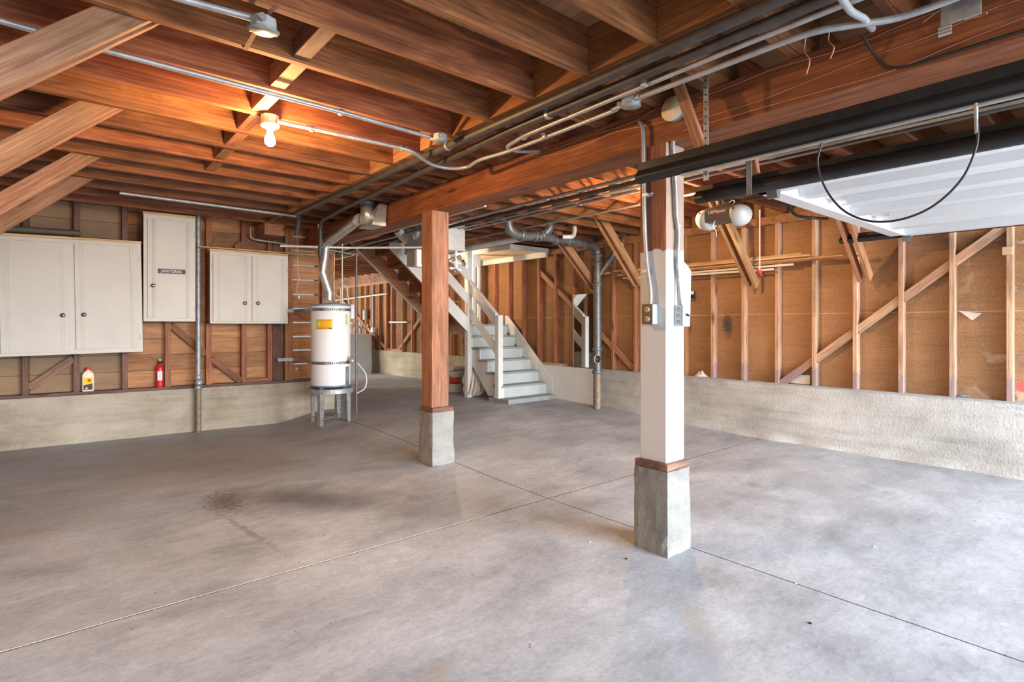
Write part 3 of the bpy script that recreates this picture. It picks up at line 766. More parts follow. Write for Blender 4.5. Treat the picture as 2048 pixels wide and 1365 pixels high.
# oil bottle
o = on_wall('oil_bottle', .372, .562, 'cream plastic oil bottle with a red cap and yellow label, standing on the sill', 'bottle', off=-.035)
b = MB()
def rrect(w, d, z, r=.02, n=5):
    out = []
    for cx, cy, a0 in ((w-r, d-r, 0), (-w+r, d-r, 90), (-w+r, -d+r, 180), (w-r, -d+r, 270)):
        for k in range(n+1):
            a = R(a0+90*k/n); out.append((cx+r*math.cos(a), cy+r*math.sin(a), z))
    return out
def loft(b, rings, smooth=True, cap=True):
    n = len(rings[0]); fs = []
    for j in range(len(rings)-1):
        for i in range(n): fs.append((j*n+i, j*n+(i+1) % n, (j+1)*n+(i+1) % n, (j+1)*n+i))
    k = len(b.v); b.add([v for r_ in rings for v in r_], fs, smooth)
    if cap: b.add(rings[0], [tuple(range(n))[::-1]]); b.add(rings[-1], [tuple(range(n))])
    return b
loft(b, [rrect(.050, .027, .0, .014), rrect(.054, .030, .006, .016), rrect(.055, .031, .10, .016), rrect(.055, .031, .175, .016), rrect(.048, .027, .20, .015), rrect(.028, .020, .222, .012), rrect(.020, .019, .228, .0185), rrect(.020, .019, .238, .0185)])
b.build('bottle_body', 'bottle_plastic', o)
b = MB(); b.lathe((0, 0, .236), [(.023, 0), (.023, .022), (.020, .026)], 2, 20); b.build('cap', 'red_plastic', o)
b = MB(); b.box((-.040, -.0335, .018), (.040, -.0312, .152)); lb = b.build('label', 'yellow_label', o)
b = MB(); b.lathe((.012, -.034, .122), [(.018, 0), (.018, -.001)], 1, 20); b.build('label_disc', 'orange_label', lb)
b = MB(); b.prism([(-.040, .018), (.040, .018), (.040, .088), (-.040, .068)], 1, -.0348, -.0335); b.build('label_band', 'dark_label', lb)
b = MB(); b.prism([(-.028, .026), (.0, .026), (-.012, .052)], 1, -.0356, -.0348); b.build('label_patch', 'silver_label', lb)

# fire extinguisher
o = on_wall('fire_extinguisher', 1.045, .562, 'red fire extinguisher standing on the sill against a stud', 'extinguisher', off=-.03)
b = MB(); b.lathe((0, 0, 0), [(.036, 0), (.040, .004), (.041, .02), (.041, .20), (.040, .215), (.034, .245), (.022, .264), (.016, .27), (.016, .285)], 2, 26); b.build('cylinder', 'red_paint', o)
b = MB(); b.prism([(-.025, .082), (.022, .082), (.022, .19), (-.025, .19)], 1, -.0425, -.0385); b.build('label', 'silver_label', o)
b = MB(); b.lathe((0, 0, .285), [(.014, 0), (.014, .022)], 2, 12); b.box((-.012, -.05, .300), (.012, .03, .306)); b.lathe((.016, -.008, .296), [(.013, 0), (.013, .016)], 0, 12)
b.build('valve_head', 'black_plastic', o)
b = MB(); b.prism([(-.05, .318), (.03, .312), (.03, .318), (-.05, .330)], 0, -.010, .010); b.build('lever', 'gray_box', o)

# wall pipe run from the ceiling to the heater, and a conduit under the joists
def run(name, pts, r, m, label, cat='pipe', group=None, rad=.05, seg=12, path=None):
    P = path or bend(pts, rad)
    b = MB(); b.tube(P, r, seg); o = b.build(name, m); return tag(o, label, cat, group)
run('water_pipe', [lw(2.01, .10, 2.54), lw(2.01, .10, 2.39), lw(2.75, .10, 2.34), lw(2.95, .2, 2.33)], .013, 'galvanized', 'thin grey pipe dropping from the ceiling and running right above the small cabinet')
run('ceiling_conduit', [(0.539, 6.32, 2.535), (2.03, 6.376, 2.535), (2.234, 6.391, 2.535)], .016, 'galvanized', 'grey conduit under the last joists above the cabinets')
run('plug_cord', [lw(2.60, .03, 2.5), lw(2.61, .03, 2.1), lw(2.63, .04, 1.9), lw(2.585, .03, 1.78), lw(2.62, .03, 1.70)], .004, 'pale_pipe', 'thin pale cord hanging down the stud beside the gapped boards', 'cord', rad=.03, seg=6)
b = MB(); b.box((-.012, -.01, -.03), (.012, .01, .01)); o = b.build('cord_plug', 'pale_pipe'); o.location = lw(2.62, .035, 1.68); o.rotation_euler = (0, 0, LANG); tag(o, 'little pale plug at the end of the hanging cord', 'plug')
o = MB(); o.lathe((0, 0, 0), [(.016, 0), (.018, -.01), (.010, -.02)], 1, 12); o = o.build('knob_insulator', 'white_label'); o.location = lw(2.62, -.075, .70); tag(o, 'small white round knob on the boards beside the water heater', 'knob')

# ------------------------------------------------------------------ water heater on its stand
HX, HY = 2.725, 6.71; HZ = fz(HX, HY)
st = empty('heater_stand', (HX, HY, HZ), R(-40), 'round galvanised steel stand on four legs under the water heater', 'stand')
b = MB(); b.lathe((0, 0, .385), [(.268, 0), (.272, .0), (.272, .055), (.268, .055)], 2, 40, False); b.build('rim', 'galvanized', st)
b = MB(); b.lathe((0, 0, .420), [(.267, 0), (.267, .006)], 2, 40, False); b.build('pan', 'galvanized', st)
for a in (-100, -12, 80, 168):
    ca, sa = math.cos(R(a)), math.sin(R(a)); tx, ty = -sa, ca
    b = MB()
    # tapered angle leg
    def q(r, t, z): return (ca*r+tx*t, sa*r+ty*t, z)
    for s in (1, -1):
        b.add([q(.262, 0, .0), q(.262, 0, .42), q(.245, s*.055, .42), q(.252, s*.036, .0), q(.258, 0, .0), q(.258, 0, .42), q(.241, s*.055, .42), q(.248, s*.036, .0)],
              [(0, 1, 2, 3), (7, 6, 5, 4), (0, 3, 7, 4), (1, 5, 6, 2), (3, 2, 6, 7), (0, 4, 5, 1)])
    b.build('leg', 'galvanized', st)
for a in (-100, -12):
    ca, sa = math.cos(R(a)), math.sin(R(a)); a2 = R({-100: 80, -12: 168}[a])
    b = MB(); b.tube([(ca*.25, sa*.25, .07), (math.cos(a2)*.25, math.sin(a2)*.25, .07)], .008, 6); b.build('cross_brace', 'galvanized', st)
wh = empty('water_heater', (HX, HY, HZ+.427), R(-40), 'tall white cylindrical water heater with a yellow sticker, on a round stand', 'water heater')
TR = .236; TH = 1.03
b = MB(); b.lathe((0, 0, .055), [(TR-.003, 0), (TR, .004), (TR, TH-.06-.004), (TR-.004, TH-.06)], 2, 56); b.build('tank', 'tank_enamel', wh)
b = MB(); b.lathe((0, 0, .035), [(TR-.012, 0), (TR+.001, .004), (TR+.001, .022)], 2, 56); b.build('bottom_ring', 'tank_trim', wh)
b = MB(); b.lathe((0, 0, TH-.006), [(TR+.002, 0), (TR+.002, .018), (TR-.006, .024), (.0, .026)], 2, 56); b.build('top_ring', 'tank_trim', wh)
for a in (-110, 10, 130):
    b = MB(); b.box((-.02, -.02, 0), (.02, .02, .036)); f_ = b.build('foot', 'tank_trim', wh); f_.location = (.17*math.cos(R(a)), .17*math.sin(R(a)), 0)
def curved_label(name, m, a0, a1, z0, z1, r, parent, n=10):
    b = MB(); vs = []
    for rr in (r, r+.001):
        for z in (z0, z1):
            for i in range(n+1):
                a = R(a0+(a1-a0)*i/n); vs.append((rr*math.cos(a), rr*math.sin(a), z))
    k = n+1; fs = []
    for i in range(n):
        fs += [(2*k+i, 2*k+i+1, 3*k+i+1, 3*k+i), (i, i+1, k+i+1, k+i), (k+i, k+i+1, 3*k+i+1, 3*k+i), (i, i+1, 2*k+i+1, 2*k+i)]
    b.add(vs, fs, True); return b.build(name, m, parent)
# the sticker faces the camera, a little to the left
yl = curved_label('warning_sticker', 'yellow_label', -118, -68, .74, .86, TR, wh)
for i in range(5): curved_label('text_line', 'orange_label', -101, -72-(i % 2)*5, .845-.022*i-.004, .849-.022*i, TR+.0012, yl, 6)
curved_label('text_line', 'orange_label', -112, -86, .748, .757, TR+.0012, yl, 6)
curved_label('sticker_patch', 'silver_label', -112, -105, .775, .835, TR+.0012, yl, 3)
curved_label('sticker_mark', 'sign_black', -78, -70, .746, .757, TR+.0012, yl, 3)
curved_label('green_sticker', 'green_label', -26, -18, .80, .92, TR, wh, 4)
curved_label('drain_panel', 'tank_trim', -26, -8, .05, .28, TR+.001, wh, 4)
b = MB(); b.lathe((0, 0, TH+.018), [(.035, 0), (.035, .02)], 2, 12); b.build('flue_collar', 'rust', wh)
b = MB(); b.prism([(-.075, .0), (.075, .0), (.052, .055), (-.052, .055)], 1, -.045, .045); dh = b.build('draft_hood', 'shiny_duct', wh); dh.location = (-.02, 0, TH+.03)
b = MB(); b.tube([(TR*.7, -TR*.7, .35), (TR*.7+.05, -TR*.7-.03, .35)], .014, 10); b.lathe((TR*.7+.055, -TR*.7-.035, .35), [(.028, -.03), (.034, 0), (.028, .035)], 2, 14)
gv = b.build('gas_valve', 'galvanized', wh); gv.location = (.07, .10, 0)
b = MB(); b.lathe((TR*.7+.055, -TR*.7-.035, .39), [(.022, 0), (.024, .012), (.01, .02)], 2, 14); kb_ = b.build('valve_dial', 'red_plastic', gv)
# earthquake straps around the tank, tied back to the studs
for z, lab in ((.98, 'upper'), (.33, 'lower')):
    Z0 = HZ+.427+z
    e = empty('strap', (0, 0, 0), 0, lab+' perforated steel strap holding the water heater to the wall', 'strap', 'straps of the water heater')
    b = MB(); P = []
    for i in range(41):
        a = R(-205+230*i/40); P.append((HX+(TR+.003)*math.cos(a), HY+(TR+.003)*math.sin(a)))
    for (x0, y0), (x1, y1) in zip(P, P[1:]):
        b.add([(x0, y0, Z0-.019), (x1, y1, Z0-.019), (x1, y1, Z0+.019), (x0, y0, Z0+.019)], [(0, 1, 2, 3)])
    bd = b.build('band', 'galvanized', e); md = bd.modifiers.new('s', 'SOLIDIFY'); md.thickness = .002
    b = MB()
    for i in range(6, 34, 1):
        if i in (14, 15, 22, 23, 24): continue
        a = R(-205+230*i/40)
        c = Vector((HX+(TR+.0055)*math.cos(a), HY+(TR+.0055)*math.sin(a), Z0)); Mx = Matrix.Rotation(a, 3, 'Z')
        b.obox(c, (.001, .006, .009), Mx)
    b.build('slot', 'sign_black', bd)
    b = MB(); wallp = lw(2.47 if z > .5 else 2.36, .012, Z0); tk = Vector((HX-TR*.93, HY+TR*.40, Z0)); st2 = lw(2.56, .012, Z0)
    d_ = Matrix.Rotation(math.atan2(tk.y-st2.y, tk.x-st2.x), 3, 'Z')
    b.obox((tk+st2)/2, ((tk-st2).length/2, .0015, .019), d_)
    b.obox((wallp+st2)/2, ((wallp-st2).length/2, .0015, .021), Matrix.Rotation(LANG, 3, 'Z'))
    b.build('tie', 'galvanized', e)
# flue: collar, two short tilted pieces, long sloping run to the branch box at the girder
flue = empty('flue_pipe', (0, 0, 0), 0, 'shiny galvanised flue rising from the water heater to the ceiling', 'flue')
T0 = HZ+.427+TH
fp = [(HX-.02, HY, T0+.07), (HX-.02, HY, T0+.16), (2.62, 6.71, 1.947), (2.639, 6.71, 2.164) , (2.664, 6.71, 2.303), (2.5, 5.392, 2.399)]
for i, (a, c) in enumerate(((0, 1), (1, 2), (2, 4), (4, 5))):
    b = MB(); r = .047 if i < 3 else .055; b.tube([fp[a], fp[c]], r, 22)
    for t in (.04, .96):
        p = Vector(fp[a]).lerp(Vector(fp[c]), t); d = (Vector(fp[c])-Vector(fp[a])).normalized()*.006; b.tube([p-d, p+d], r+.003, 22)
    b.build('flue_section', 'shiny_duct', flue)
for i in (1, 2, 4):
    b = MB(); b.lathe(fp[i], [(.001, -.050), (.036, -.034), (.0495, 0), (.036, .034), (.001, .050)], 2, 20); b.build('flue_elbow', 'shiny_duct', flue)
bp = Vector((2.53, 5.292, 2.455))
b = MB(); b.lathe((bp.x, bp.y, bp.z-.16), [(.066, .04), (.066, .24)], 2, 28); b.build('vent_drum', 'shiny_duct', flue)
b = MB(); b.lathe((bp.x, bp.y, bp.z+.07), [(.07, 0), (.078, .05)], 2, 28); b.build('vent_collar', 'cast_iron', flue)
b = MB(); x, y, z = bp
b.add([(x-.02, y+.16, z-.15), (x-.02, y-.16, z-.15), (x+.13, y-.16, z-.15), (x+.13, y+.12, z-.15), (x+.05, y-.17, z+.07), (x+.14, y-.16, z+.07), (x+.09, y+.02, z-.02)],
      [(0, 1, 2, 3), (0, 4, 1), (1, 4, 5, 2), (2, 5, 6, 3), (0, 3, 6), (0, 6, 4), (4, 6, 5)])
b.build('deflector_plate', 'shiny_duct', flue)
# pipes around the heater
gp = [(HX+.31, HY-.06, HZ+.10), (HX+.31, HY-.06, 2.19), (2.62, 6.72, 2.24), (2.62, 6.72, 2.56)]
e = empty('gas_pipe', (0, 0, 0), 0, 'dark gas pipe standing right of the water heater and turning left above it', 'pipe')
b = MB(); b.tube(bend(gp, .03), .013, 12); b.build('pipe_run', 'cast_iron', e)
for p in (gp[1], gp[2], (gp[0][0], gp[0][1], HZ+.47)):
    b = MB(); b.lathe((p[0], p[1], p[2]-.025), [(.018, 0), (.020, .01), (.020, .04), (.018, .05)], 2, 12); b.build('fitting', 'old_pipe', e)
b = MB(); b.tube([(gp[0][0], gp[0][1], HZ+.45), (gp[0][0]-.02, gp[0][1]-.06, HZ+.45)], .006, 8); b.build('cock_handle', 'old_pipe', e)
run('gas_connector', None, .010, 'pale_pipe', 'pale flexible connector curving beside the heater stand', 'hose', path=smooth_path([(HX+.31, HY-.07, HZ+.35), (HX+.40, HY-.12, HZ+.42), (HX+.42, HY-.10, HZ+.58), (HX+.35, HY-.02, HZ+.72), (HX+.27, HY+.0, HZ+.80)], 6))
run('cold_water_pipe', [(HX+.09, HY+.12, T0+.02), (HX+.09, HY+.12, 1.95), (HX+.10, HY+.13, 2.26)], .009, 'copper_pipe', 'thin copper pipe rising from the back of the heater, left one of two')
run('hot_water_pipe', [(HX+.19, HY+.10, T0-.01), (HX+.19, HY+.10, 2.45), (HX-.10, HY+.12, 2.47), (HX-.14, HY+.12, 2.75)], .009, 'pale_pipe', 'thin pale pipe rising beside the flue and turning left near the ceiling')
run('looped_pipe', [(HX+.26, HY+.32, T0-.2), (HX+.26, HY+.32, 1.80), (HX+.36, HY+.36, 1.84), (HX+.42, HY+.38, T0-.1)], .010, 'pale_pipe', 'pale pipe loop behind the top of the water heater', rad=.09)
o = MB(); o.box((-.02, -.012, -.09), (.02, .012, .09)); o = o.build('control_box', 'white_label'); o.location = (HX+.275, HY-.03, T0-.07); o.rotation_euler = (0, 0, R(-40)); tag(o, 'narrow white box beside the top right of the water heater', 'box')
# ------------------------------------------------------------------ staircase
sc = empty('staircase', (5.77, 6.9, .0), 0, 'grey and white wooden staircase against the right wall, turning left at a landing', 'staircase')
def sb(name, m, boxes=(), prisms=(), bevel=.003, parent=None):
    b = MB()
    for a, c in boxes: b.box((a[0]-5.77, a[1]-6.9, a[2]), (c[0]-5.77, c[1]-6.9, c[2]))
    for poly, ax, p, q in prisms:
        if ax == 0: poly = [(y-6.9, z) for y, z in poly]; p -= 5.77; q -= 5.77
        else: poly = [(x-5.77, z) for x, z in poly]; p -= 6.9; q -= 6.9
        b.prism(poly, ax, p, q)
    return b.build(name, m, parent or sc, bevel)
SX0, SX1 = 5.33, 6.235
sb('base_slab', 'tread_paint', [((5.24, 6.27, .05), (6.262, 6.75, .185))])
ny = [6.48, 6.67, 6.86, 7.06, 7.27, 7.47]; nz = [.37, .555, .745, .932, 1.12, 1.31]; prev = .185
for y, z in zip(ny, nz):
    sb('riser', 'riser_paint', [((SX0, y+.022, prev), (SX1, y+.04, z-.03))])
    if z < 1.3: sb('tread', 'tread_paint', [((SX0-.035 if z < 1.2 else SX0, y, z-.03), (SX1, y+.235, z))], bevel=.006)
    prev = z
sb('landing', 'tread_paint', [((SX0-.03, 7.47, 1.28), (6.262, 8.25, 1.31))])
sb('landing_frame', 'stud_wood', [((SX0, 7.50, 1.14), (SX1, 7.54, 1.28)), ((SX0, 8.19, 1.14), (SX1, 8.23, 1.28)), ((SX0-.0, 7.54, 1.14), (SX0+.04, 8.19, 1.28))])
out = [(6.525, .186)]
for i, (y, z) in enumerate(zip(ny, nz)):
    out += [(y+.02, (nz[i-1] if i else .186)-(.03 if i else 0)), (y+.02, z-.031)]
saw = [(6.50, .187), (6.50, .338), (6.69, .338), (6.69, .523), (6.88, .523), (6.88, .713), (7.08, .713), (7.08, .90), (7.29, .90), (7.29, 1.088), (7.49, 1.088), (7.49, 1.14), (7.49, .86), (6.86, .187)]
sb('open_stringer', 'stair_paint', prisms=[(saw, 0, SX0-.012, SX0+.02)])
sb('wall_stringer', 'stair_paint', prisms=[([(6.36, .42), (7.50, 1.46), (7.56, 1.46), (7.56, 1.25), (6.50, .187), (6.36, .187)], 0, SX1+.002, WX-.008)])
sb('newel_post', 'stair_paint', [((5.235, 6.50, .185), (5.325, 6.59, 1.445)), ((5.225, 6.49, .185), (5.335, 6.60, .225))], bevel=.004)
sb('tall_newel_post', 'stair_paint', [((5.225, 7.275, .12), (5.315, 7.365, 2.53))], bevel=.004)
def rail(y0, y1, zt0, zt1, h, x=5.25):
    sb('rail_board', 'stair_paint', prisms=[([(y0, zt0-h), (y1, zt1-h), (y1, zt1), (y0, zt0)], 0, x, x+.024)])
rail(6.58, 7.29, 1.43, 2.00, .17); rail(6.58, 7.29, 1.00, 1.60, .17)
sb('handrail', 'stair_paint', prisms=[([(6.58, 1.445), (7.29, 2.015), (7.29, 2.04), (6.58, 1.47)], 0, 5.235, 5.30)])
# upper flight toward the left
def zb(x): return 1.175+.885*(5.235-x)
UY0, UY1 = 7.30, 8.22
sb('upper_skirt', 'stair_paint', prisms=[([(5.235, zb(5.235)), (3.83, zb(3.83)), (3.83, 2.52), (3.95, 2.52), (5.235, 1.42)], 1, UY0-.02, UY0)])
sb('skirt_panel', 'stair_paint', prisms=[([(4.45, 2.10), (3.95, 2.51), (4.45, 2.51)], 1, UY0-.02, UY0)])
sb('skirt_moulding', 'stair_paint', prisms=[([(5.20, zb(5.2)+.07), (3.85, zb(3.85)+.07), (3.85, zb(3.85)+.085), (5.2, zb(5.2)+.085)], 1, UY0-.026, UY0-.02)])
for zt in (1.80, 2.19):
    x1 = 5.235; x0 = max(4.45, x1-(2.5-zt)/.9)
    sb('rail_board', 'stair_paint', prisms=[([(x1, zt-.19), (x0, zt-.19+.9*(x1-x0)), (x0, zt+.9*(x1-x0)), (x1, zt)], 1, UY0-.03, UY0-.005)])
sb('far_stringer', 'brace_wood', prisms=[([(5.33, zb(5.33)), (3.55, zb(3.55)), (3.55, zb(3.55)+.28), (5.33, zb(5.33)+.28)], 1, UY1-.04, UY1)])
sb('stringer_edge', 'stair_paint', prisms=[([(5.33, zb(5.33)-.012), (3.52, zb(3.52)-.012), (3.52, zb(3.52)), (5.33, zb(5.33))], 1, UY1-.045, UY1+.005)])
sb('inner_stringer', 'brace_wood', prisms=[([(5.30, zb(5.30)+.002), (3.85, zb(3.85)+.002), (3.85, zb(3.85)+.26), (5.30, zb(5.30)+.26)], 1, UY0+.002, UY0+.04)])
for k in range(7):
    x = 5.30-.205*k; z = 1.31+.187*(k+1)
    sb('upper_riser', 'orange_stud_wood', [((x-.02, UY0+.04, z-.187), (x, UY1-.04, z-.028))])
    if z < 2.75: sb('upper_tread', 'orange_stud_wood', [((x-.225, UY0+.04, z-.028), (x+.02, UY1-.04, z))])
sb('landing_post', 'stair_paint', [((5.49, 7.50, 1.311), (5.55, 7.56, 2.52)), ((5.62, 7.50, 1.311), (5.65, 7.56, 2.30)), ((5.55, 7.50, 2.28), (5.65, 7.56, 2.52)), ((5.55, 7.50, 1.311), (5.65, 7.56, 1.34))])
# cream soffit over the landing
e = empty('soffit_box', (6.0, 7.4, 2.4), 0, 'cream painted soffit with white edging above the staircase studs', 'soffit')
b = MB(); b.box((-.52, -.9, .085), (.26, .88, .13)); b.build('soffit_panel', 'cream_paint', e)
b = MB(); b.box((.215, -.90, .0), (.265, .90, .085)); b.box((-.54, -.915, .07), (.27, -.90, .14)); b.box((-.535, -.9, .07), (-.52, .90, .14)); b.build('edging', 'white_paint', e)
e = empty('added_stair_bulb', (5.10, 7.80, 2.788), 0, 'added unseen bare bulb on a cord behind the bare wood post, lighting the soffit', 'lamp')  # unseen bulb added in the stairwell to brighten the cream soffit
b = MB(); b.lathe((0, 0, -.02), [(.045, 0), (.045, .02)], 2, 20); b.build('ceiling_rose', 'white_label', e)
b = MB(); b.tube([(0, 0, -.02), (0, 0, -.42)], .004, 6); b.build('cord', 'black_plastic', e)
b = MB(); b.lathe((0, 0, -.47), [(.018, 0), (.02, .05)], 2, 14); b.build('socket', 'black_plastic', e)
b = MB(); b.lathe((0, 0, -.575), [(.002, 0), (.018, .004), (.028, .016), (.031, .033), (.028, .05), (.018, .08), (.015, .105)], 2, 24); b.build('bulb', 'bulb_glow', e)
# dark vent stack behind the landing
e = empty('vent_stack', tuple((6.12, 8.186, 0.931)[:2])+(1.311,), 0, 'dark cast iron vent pipe standing behind the tall white newel', 'pipe')
b = MB(); b.tube([(0, 0, 0), (0, 0, 1.22)], .045, 16); b.build('pipe_body', 'cast_iron', e)
for z in (.62, .95, 1.15):
    b = MB(); b.lathe((0, 0, z), [(.05, 0), (.062, .01), (.062, .05), (.05, .06)], 2, 16); b.build('hub', 'cast_iron', e)

# things under the stairs
def bucket(x, y, r, h, lab, labcol, band):
    e = empty('bucket', (x, y, fz(x, y)), 0, lab, 'bucket')
    b = MB(); b.lathe((0, 0, 0), [(r*.86, 0), (r*.9, .006), (r, h*.93), (r*1.05, h*.93), (r*1.05, h), (r*.97, h), (r*.97, h*.9), (.0, h*.9)], 2, 28); b.build('pail', 'bucket_white', e)
    b = MB()
    for z in (.80, .87): b.lathe((0, 0, h*z), [(r*.98, 0), (r*1.03, .002), (r*1.03, .006), (r*.98, .008)], 2, 28)
    b.build('rim_ring', 'bucket_white', e)
    curved_label('label', labcol, -175, -85, h*band[0], h*band[1], r*.985, e, 10)
    b = MB(); b.tube([(r*1.03*math.cos(t), r*1.03*math.sin(t)*.96-.004, h*.86-.10*math.sin(t+PI)) for t in [PI+PI*i/14 for i in range(15)]], .003, 6); b.build('bail_handle', 'galvanized', e)
x_, y_, _ = (5.531, 8.074, 0.12)
bucket(x_, y_, .135, .36, 'white plastic bucket with a red label under the stairs', 'label_red', (.42, .72))
x_, y_, _ = (5.815, 8.328, 0.12)
bucket(x_+.10, y_+.2, .13, .40, 'white bucket with a blue label behind the red labelled one', 'label_blue', (.35, .85))
o = timber('short_offcut', (5.016, 7.239, 0.19), [a+b_ for a, b_ in zip((5.016, 7.239, 0.19), (0, 0, .15))], .05, .05, 'sill_wood'); tag(o, 'short dark offcut of wood standing by the buckets', 'offcut')
# canvas drop cloth in a heap
rnd = random.Random(9)
bx, by, _ = (5.412, 7.307, 0.11)
bx, by = bx-.03, by+.06
b = MB(); nu, nv = 40, 22; vs = []
for j in range(nv+1):
    t = j/nv; ph = t*PI
    for i in range(nu):
        a = 2*PI*i/nu
        fold = 1+.13*math.sin(a*3+t*5)+.09*math.sin(a*7-t*8+1)+.06*math.sin(a*13+t*11)+.05*math.sin(t*26+a*2)
        rr = math.sin(ph)**.6*.17*fold*(1.15-.35*(1-math.cos(ph))/2)
        zz = (1-math.cos(ph))/2*.46*(1+.05*math.sin(a*2+1))
        vs.append((rr*math.cos(a)*1.15+.05*math.sin(zz*6), rr*math.sin(a)*.8, zz))
fs = [(j*nu+i, j*nu+(i+1) % nu, (j+1)*nu+(i+1) % nu, (j+1)*nu+i) for j in range(nv) for i in range(nu)]
b.add(vs, fs, True)
dc = b.build('drop_cloth', 'canvas_cloth'); dc.location = (bx, by, fz(bx, by)); dc.rotation_euler = (0, 0, R(-40)); tag(dc, 'crumpled cream canvas drop cloth heaped beside the stair foot', 'cloth')
for k in range(5):
    b = MB(); P = []
    for i in range(13):
        t = i/12; a = R(-150+k*28); P.append((bx+math.cos(a+t*.5)*(.16-.07*t)*1.1, by-.10+math.sin(a)*.05-.02*math.sin(t*5), fz(bx, by)+.05+t*.36*(1-.12*k)))
    b.tube(smooth_path(P, 2), .018, 8, rs=[.008+.014*math.sin(PI*i/24) for i in range(25)])
    b.build('fold', 'canvas_cloth', dc).matrix_parent_inverse = (Matrix.Translation(dc.location) @ dc.rotation_euler.to_matrix().to_4x4()).inverted()

# ------------------------------------------------------------------ plenum box, meters and valves hanging behind the middle post
e = empty('duct_plenum', (3.93, 6.2, 2.24), 0, 'galvanised sheet metal plenum box hanging behind the bare post', 'duct')
b = MB(); b.box((-.18, -.4, .01), (.19, .5, .50)); b.build('main_box', 'duct_metal', e, .004)
b = MB(); b.box((-.20, -.42, .0), (.21, -.40, .02)); b.box((.19, -.42, 0), (.205, .5, .02)); b.build('flange', 'duct_metal', e)
b = MB(); b.box((-.26, -.10, -.17), (-.01, .30, .50)); b.build('drop_box', 'boiler_sheet', e, .004)
b = MB(); b.lathe((-.27, .05, .25), [(.09, 0), (.09, -.008)], 0, 20); b.build('knockout', 'duct_metal', e)
o = MB(); P = [(3.613, 6.6, 2.58), (3.688, 6.6, 2.508), (3.737, 6.5, 2.447)]
o.tube(smooth_path(P, 5), .085, 22, rs=None); o = o.build('round_elbow', 'duct_metal', None); tag(o, 'round grey duct elbow entering the left side of the plenum box', 'duct')
o = MB(); o.box((-.05, -.03, -.11), (.05, .03, .11)); o = o.build('meter_panel', 'white_label', bevel=.004); o.location = (3.652, 6.15, 2.148); tag(o, 'white rectangular meter panel just left of the bare post', 'box')
e = empty('valve_cluster', (4.05, 5.9, 2.137), 0, 'cluster of small pale valves and pipes hanging under the plenum box', 'valve')
b = MB(); b.tube([(0, 0, .12), (0, 0, -.12)], .022, 12); b.lathe((0, 0, -.05), [(.03, 0), (.04, .02), (.03, .04)], 2, 12); b.build('riser', 'white_label', e)
b = MB(); b.tube([(-.12, -.02, -.02), (.12, -.02, -.06)], .014, 10); b.tube([(-.10, 0, -.11), (.08, .0, -.13)], .018, 10); b.tube([(.06, 0, .08), (.16, -.02, .04)], .006, 8); b.build('cross_pipes', 'white_label', e)
for x, z in ((.10, -.05), (-.07, .0), (-.03, -.15), (.03, .03)):
    b = MB(); b.lathe((x, -.03, z), [(.03, 0), (.034, -.006), (.03, -.012)], 1, 12); b.tube([(x, -.0, z), (x, -.035, z)], .006, 8); b.build('hand_wheel', 'old_pipe', e)
run('cross_pipe', [(2.158, 6.85, 2.246), (2.927, 6.6, 2.265), (3.68, 6.1, 2.286), (3.753, 6.05, 2.287)], .014, 'pale_pipe', 'long grey pipe running level from the heater to the plenum box', rad=.02)

# ------------------------------------------------------------------ furnace in the back
e = empty('boiler_cabinet', (5.72, 12.7, fz(6, 12)), 0, 'grey green sheet metal boiler cabinet on the floor far behind the water heater', 'boiler')
b = MB(); b.box((-.33, -.3, .02), (.33, .3, .93)); b.build('casing', 'boiler_sheet', e, .006)
b = MB(); b.box((-.34, -.31, .93), (.42, .31, .955)); b.build('top_plate', 'duct_metal', e)
b = MB(); b.box((-.31, -.31, .0), (.31, .29, .02)); b.build('plinth', 'white_paint', e)
b = MB(); b.box((-.02, -.304, .08), (.30, -.30, .90)); b.build('front_panel', 'boiler_sheet', e, .002)
rnd = random.Random(2)
for i in range(7):
    x = -.25+.075*i
    b = MB(); b.tube(bend([(x, -.1, .95), (x, -.1, 1.05+.1*(i % 3)), (x+.10, -.14, 1.10+.08*(i % 2)), (x+.10, -.14, 1.2)], .03), .018, 8)
    b.lathe((x, -.14, 1.06+.03*(i % 3)), [(.035, 0), (.045, .02), (.035, .04)], 2, 10); b.build('valve_pipe', 'pale_pipe', e)
run('wall_water_line', [(WX-.05, 15.2, 1.98), (WX-.05, 11.95, 2.04)], .022, 'pale_pipe', 'long white pipe running across the far right wall studs')
o = MB(); o.box((-.03, -.06, -.12), (.03, .06, .12)); o = o.build('switch_box', 'gray_box'); o.location = (WX-.02, 13.2, 1.55); tag(o, 'small grey switch box on the far right wall studs, upper one', 'box')
o = MB(); o.box((-.03, -.05, -.06), (.03, .05, .06)); o = o.build('switch_box', 'white_label'); o.location = (WX-.02, 12.75, 1.17); tag(o, 'small white outlet box on the far right wall studs, lower one', 'box')
run('outlet_conduit', [(WX-.02, 12.75, 1.23), (WX-.02, 12.75, 2.3)], .012, 'galvanized', 'thin conduit rising from the white outlet box on the far right wall', 'conduit')
run('wall_strip_light', [(WX-.03, 11.05, 1.36), (WX-.03, 11.85, 1.36)], .02, 'white_label', 'short white level pipe on the far right wall studs under the stair flight', 'pipe')

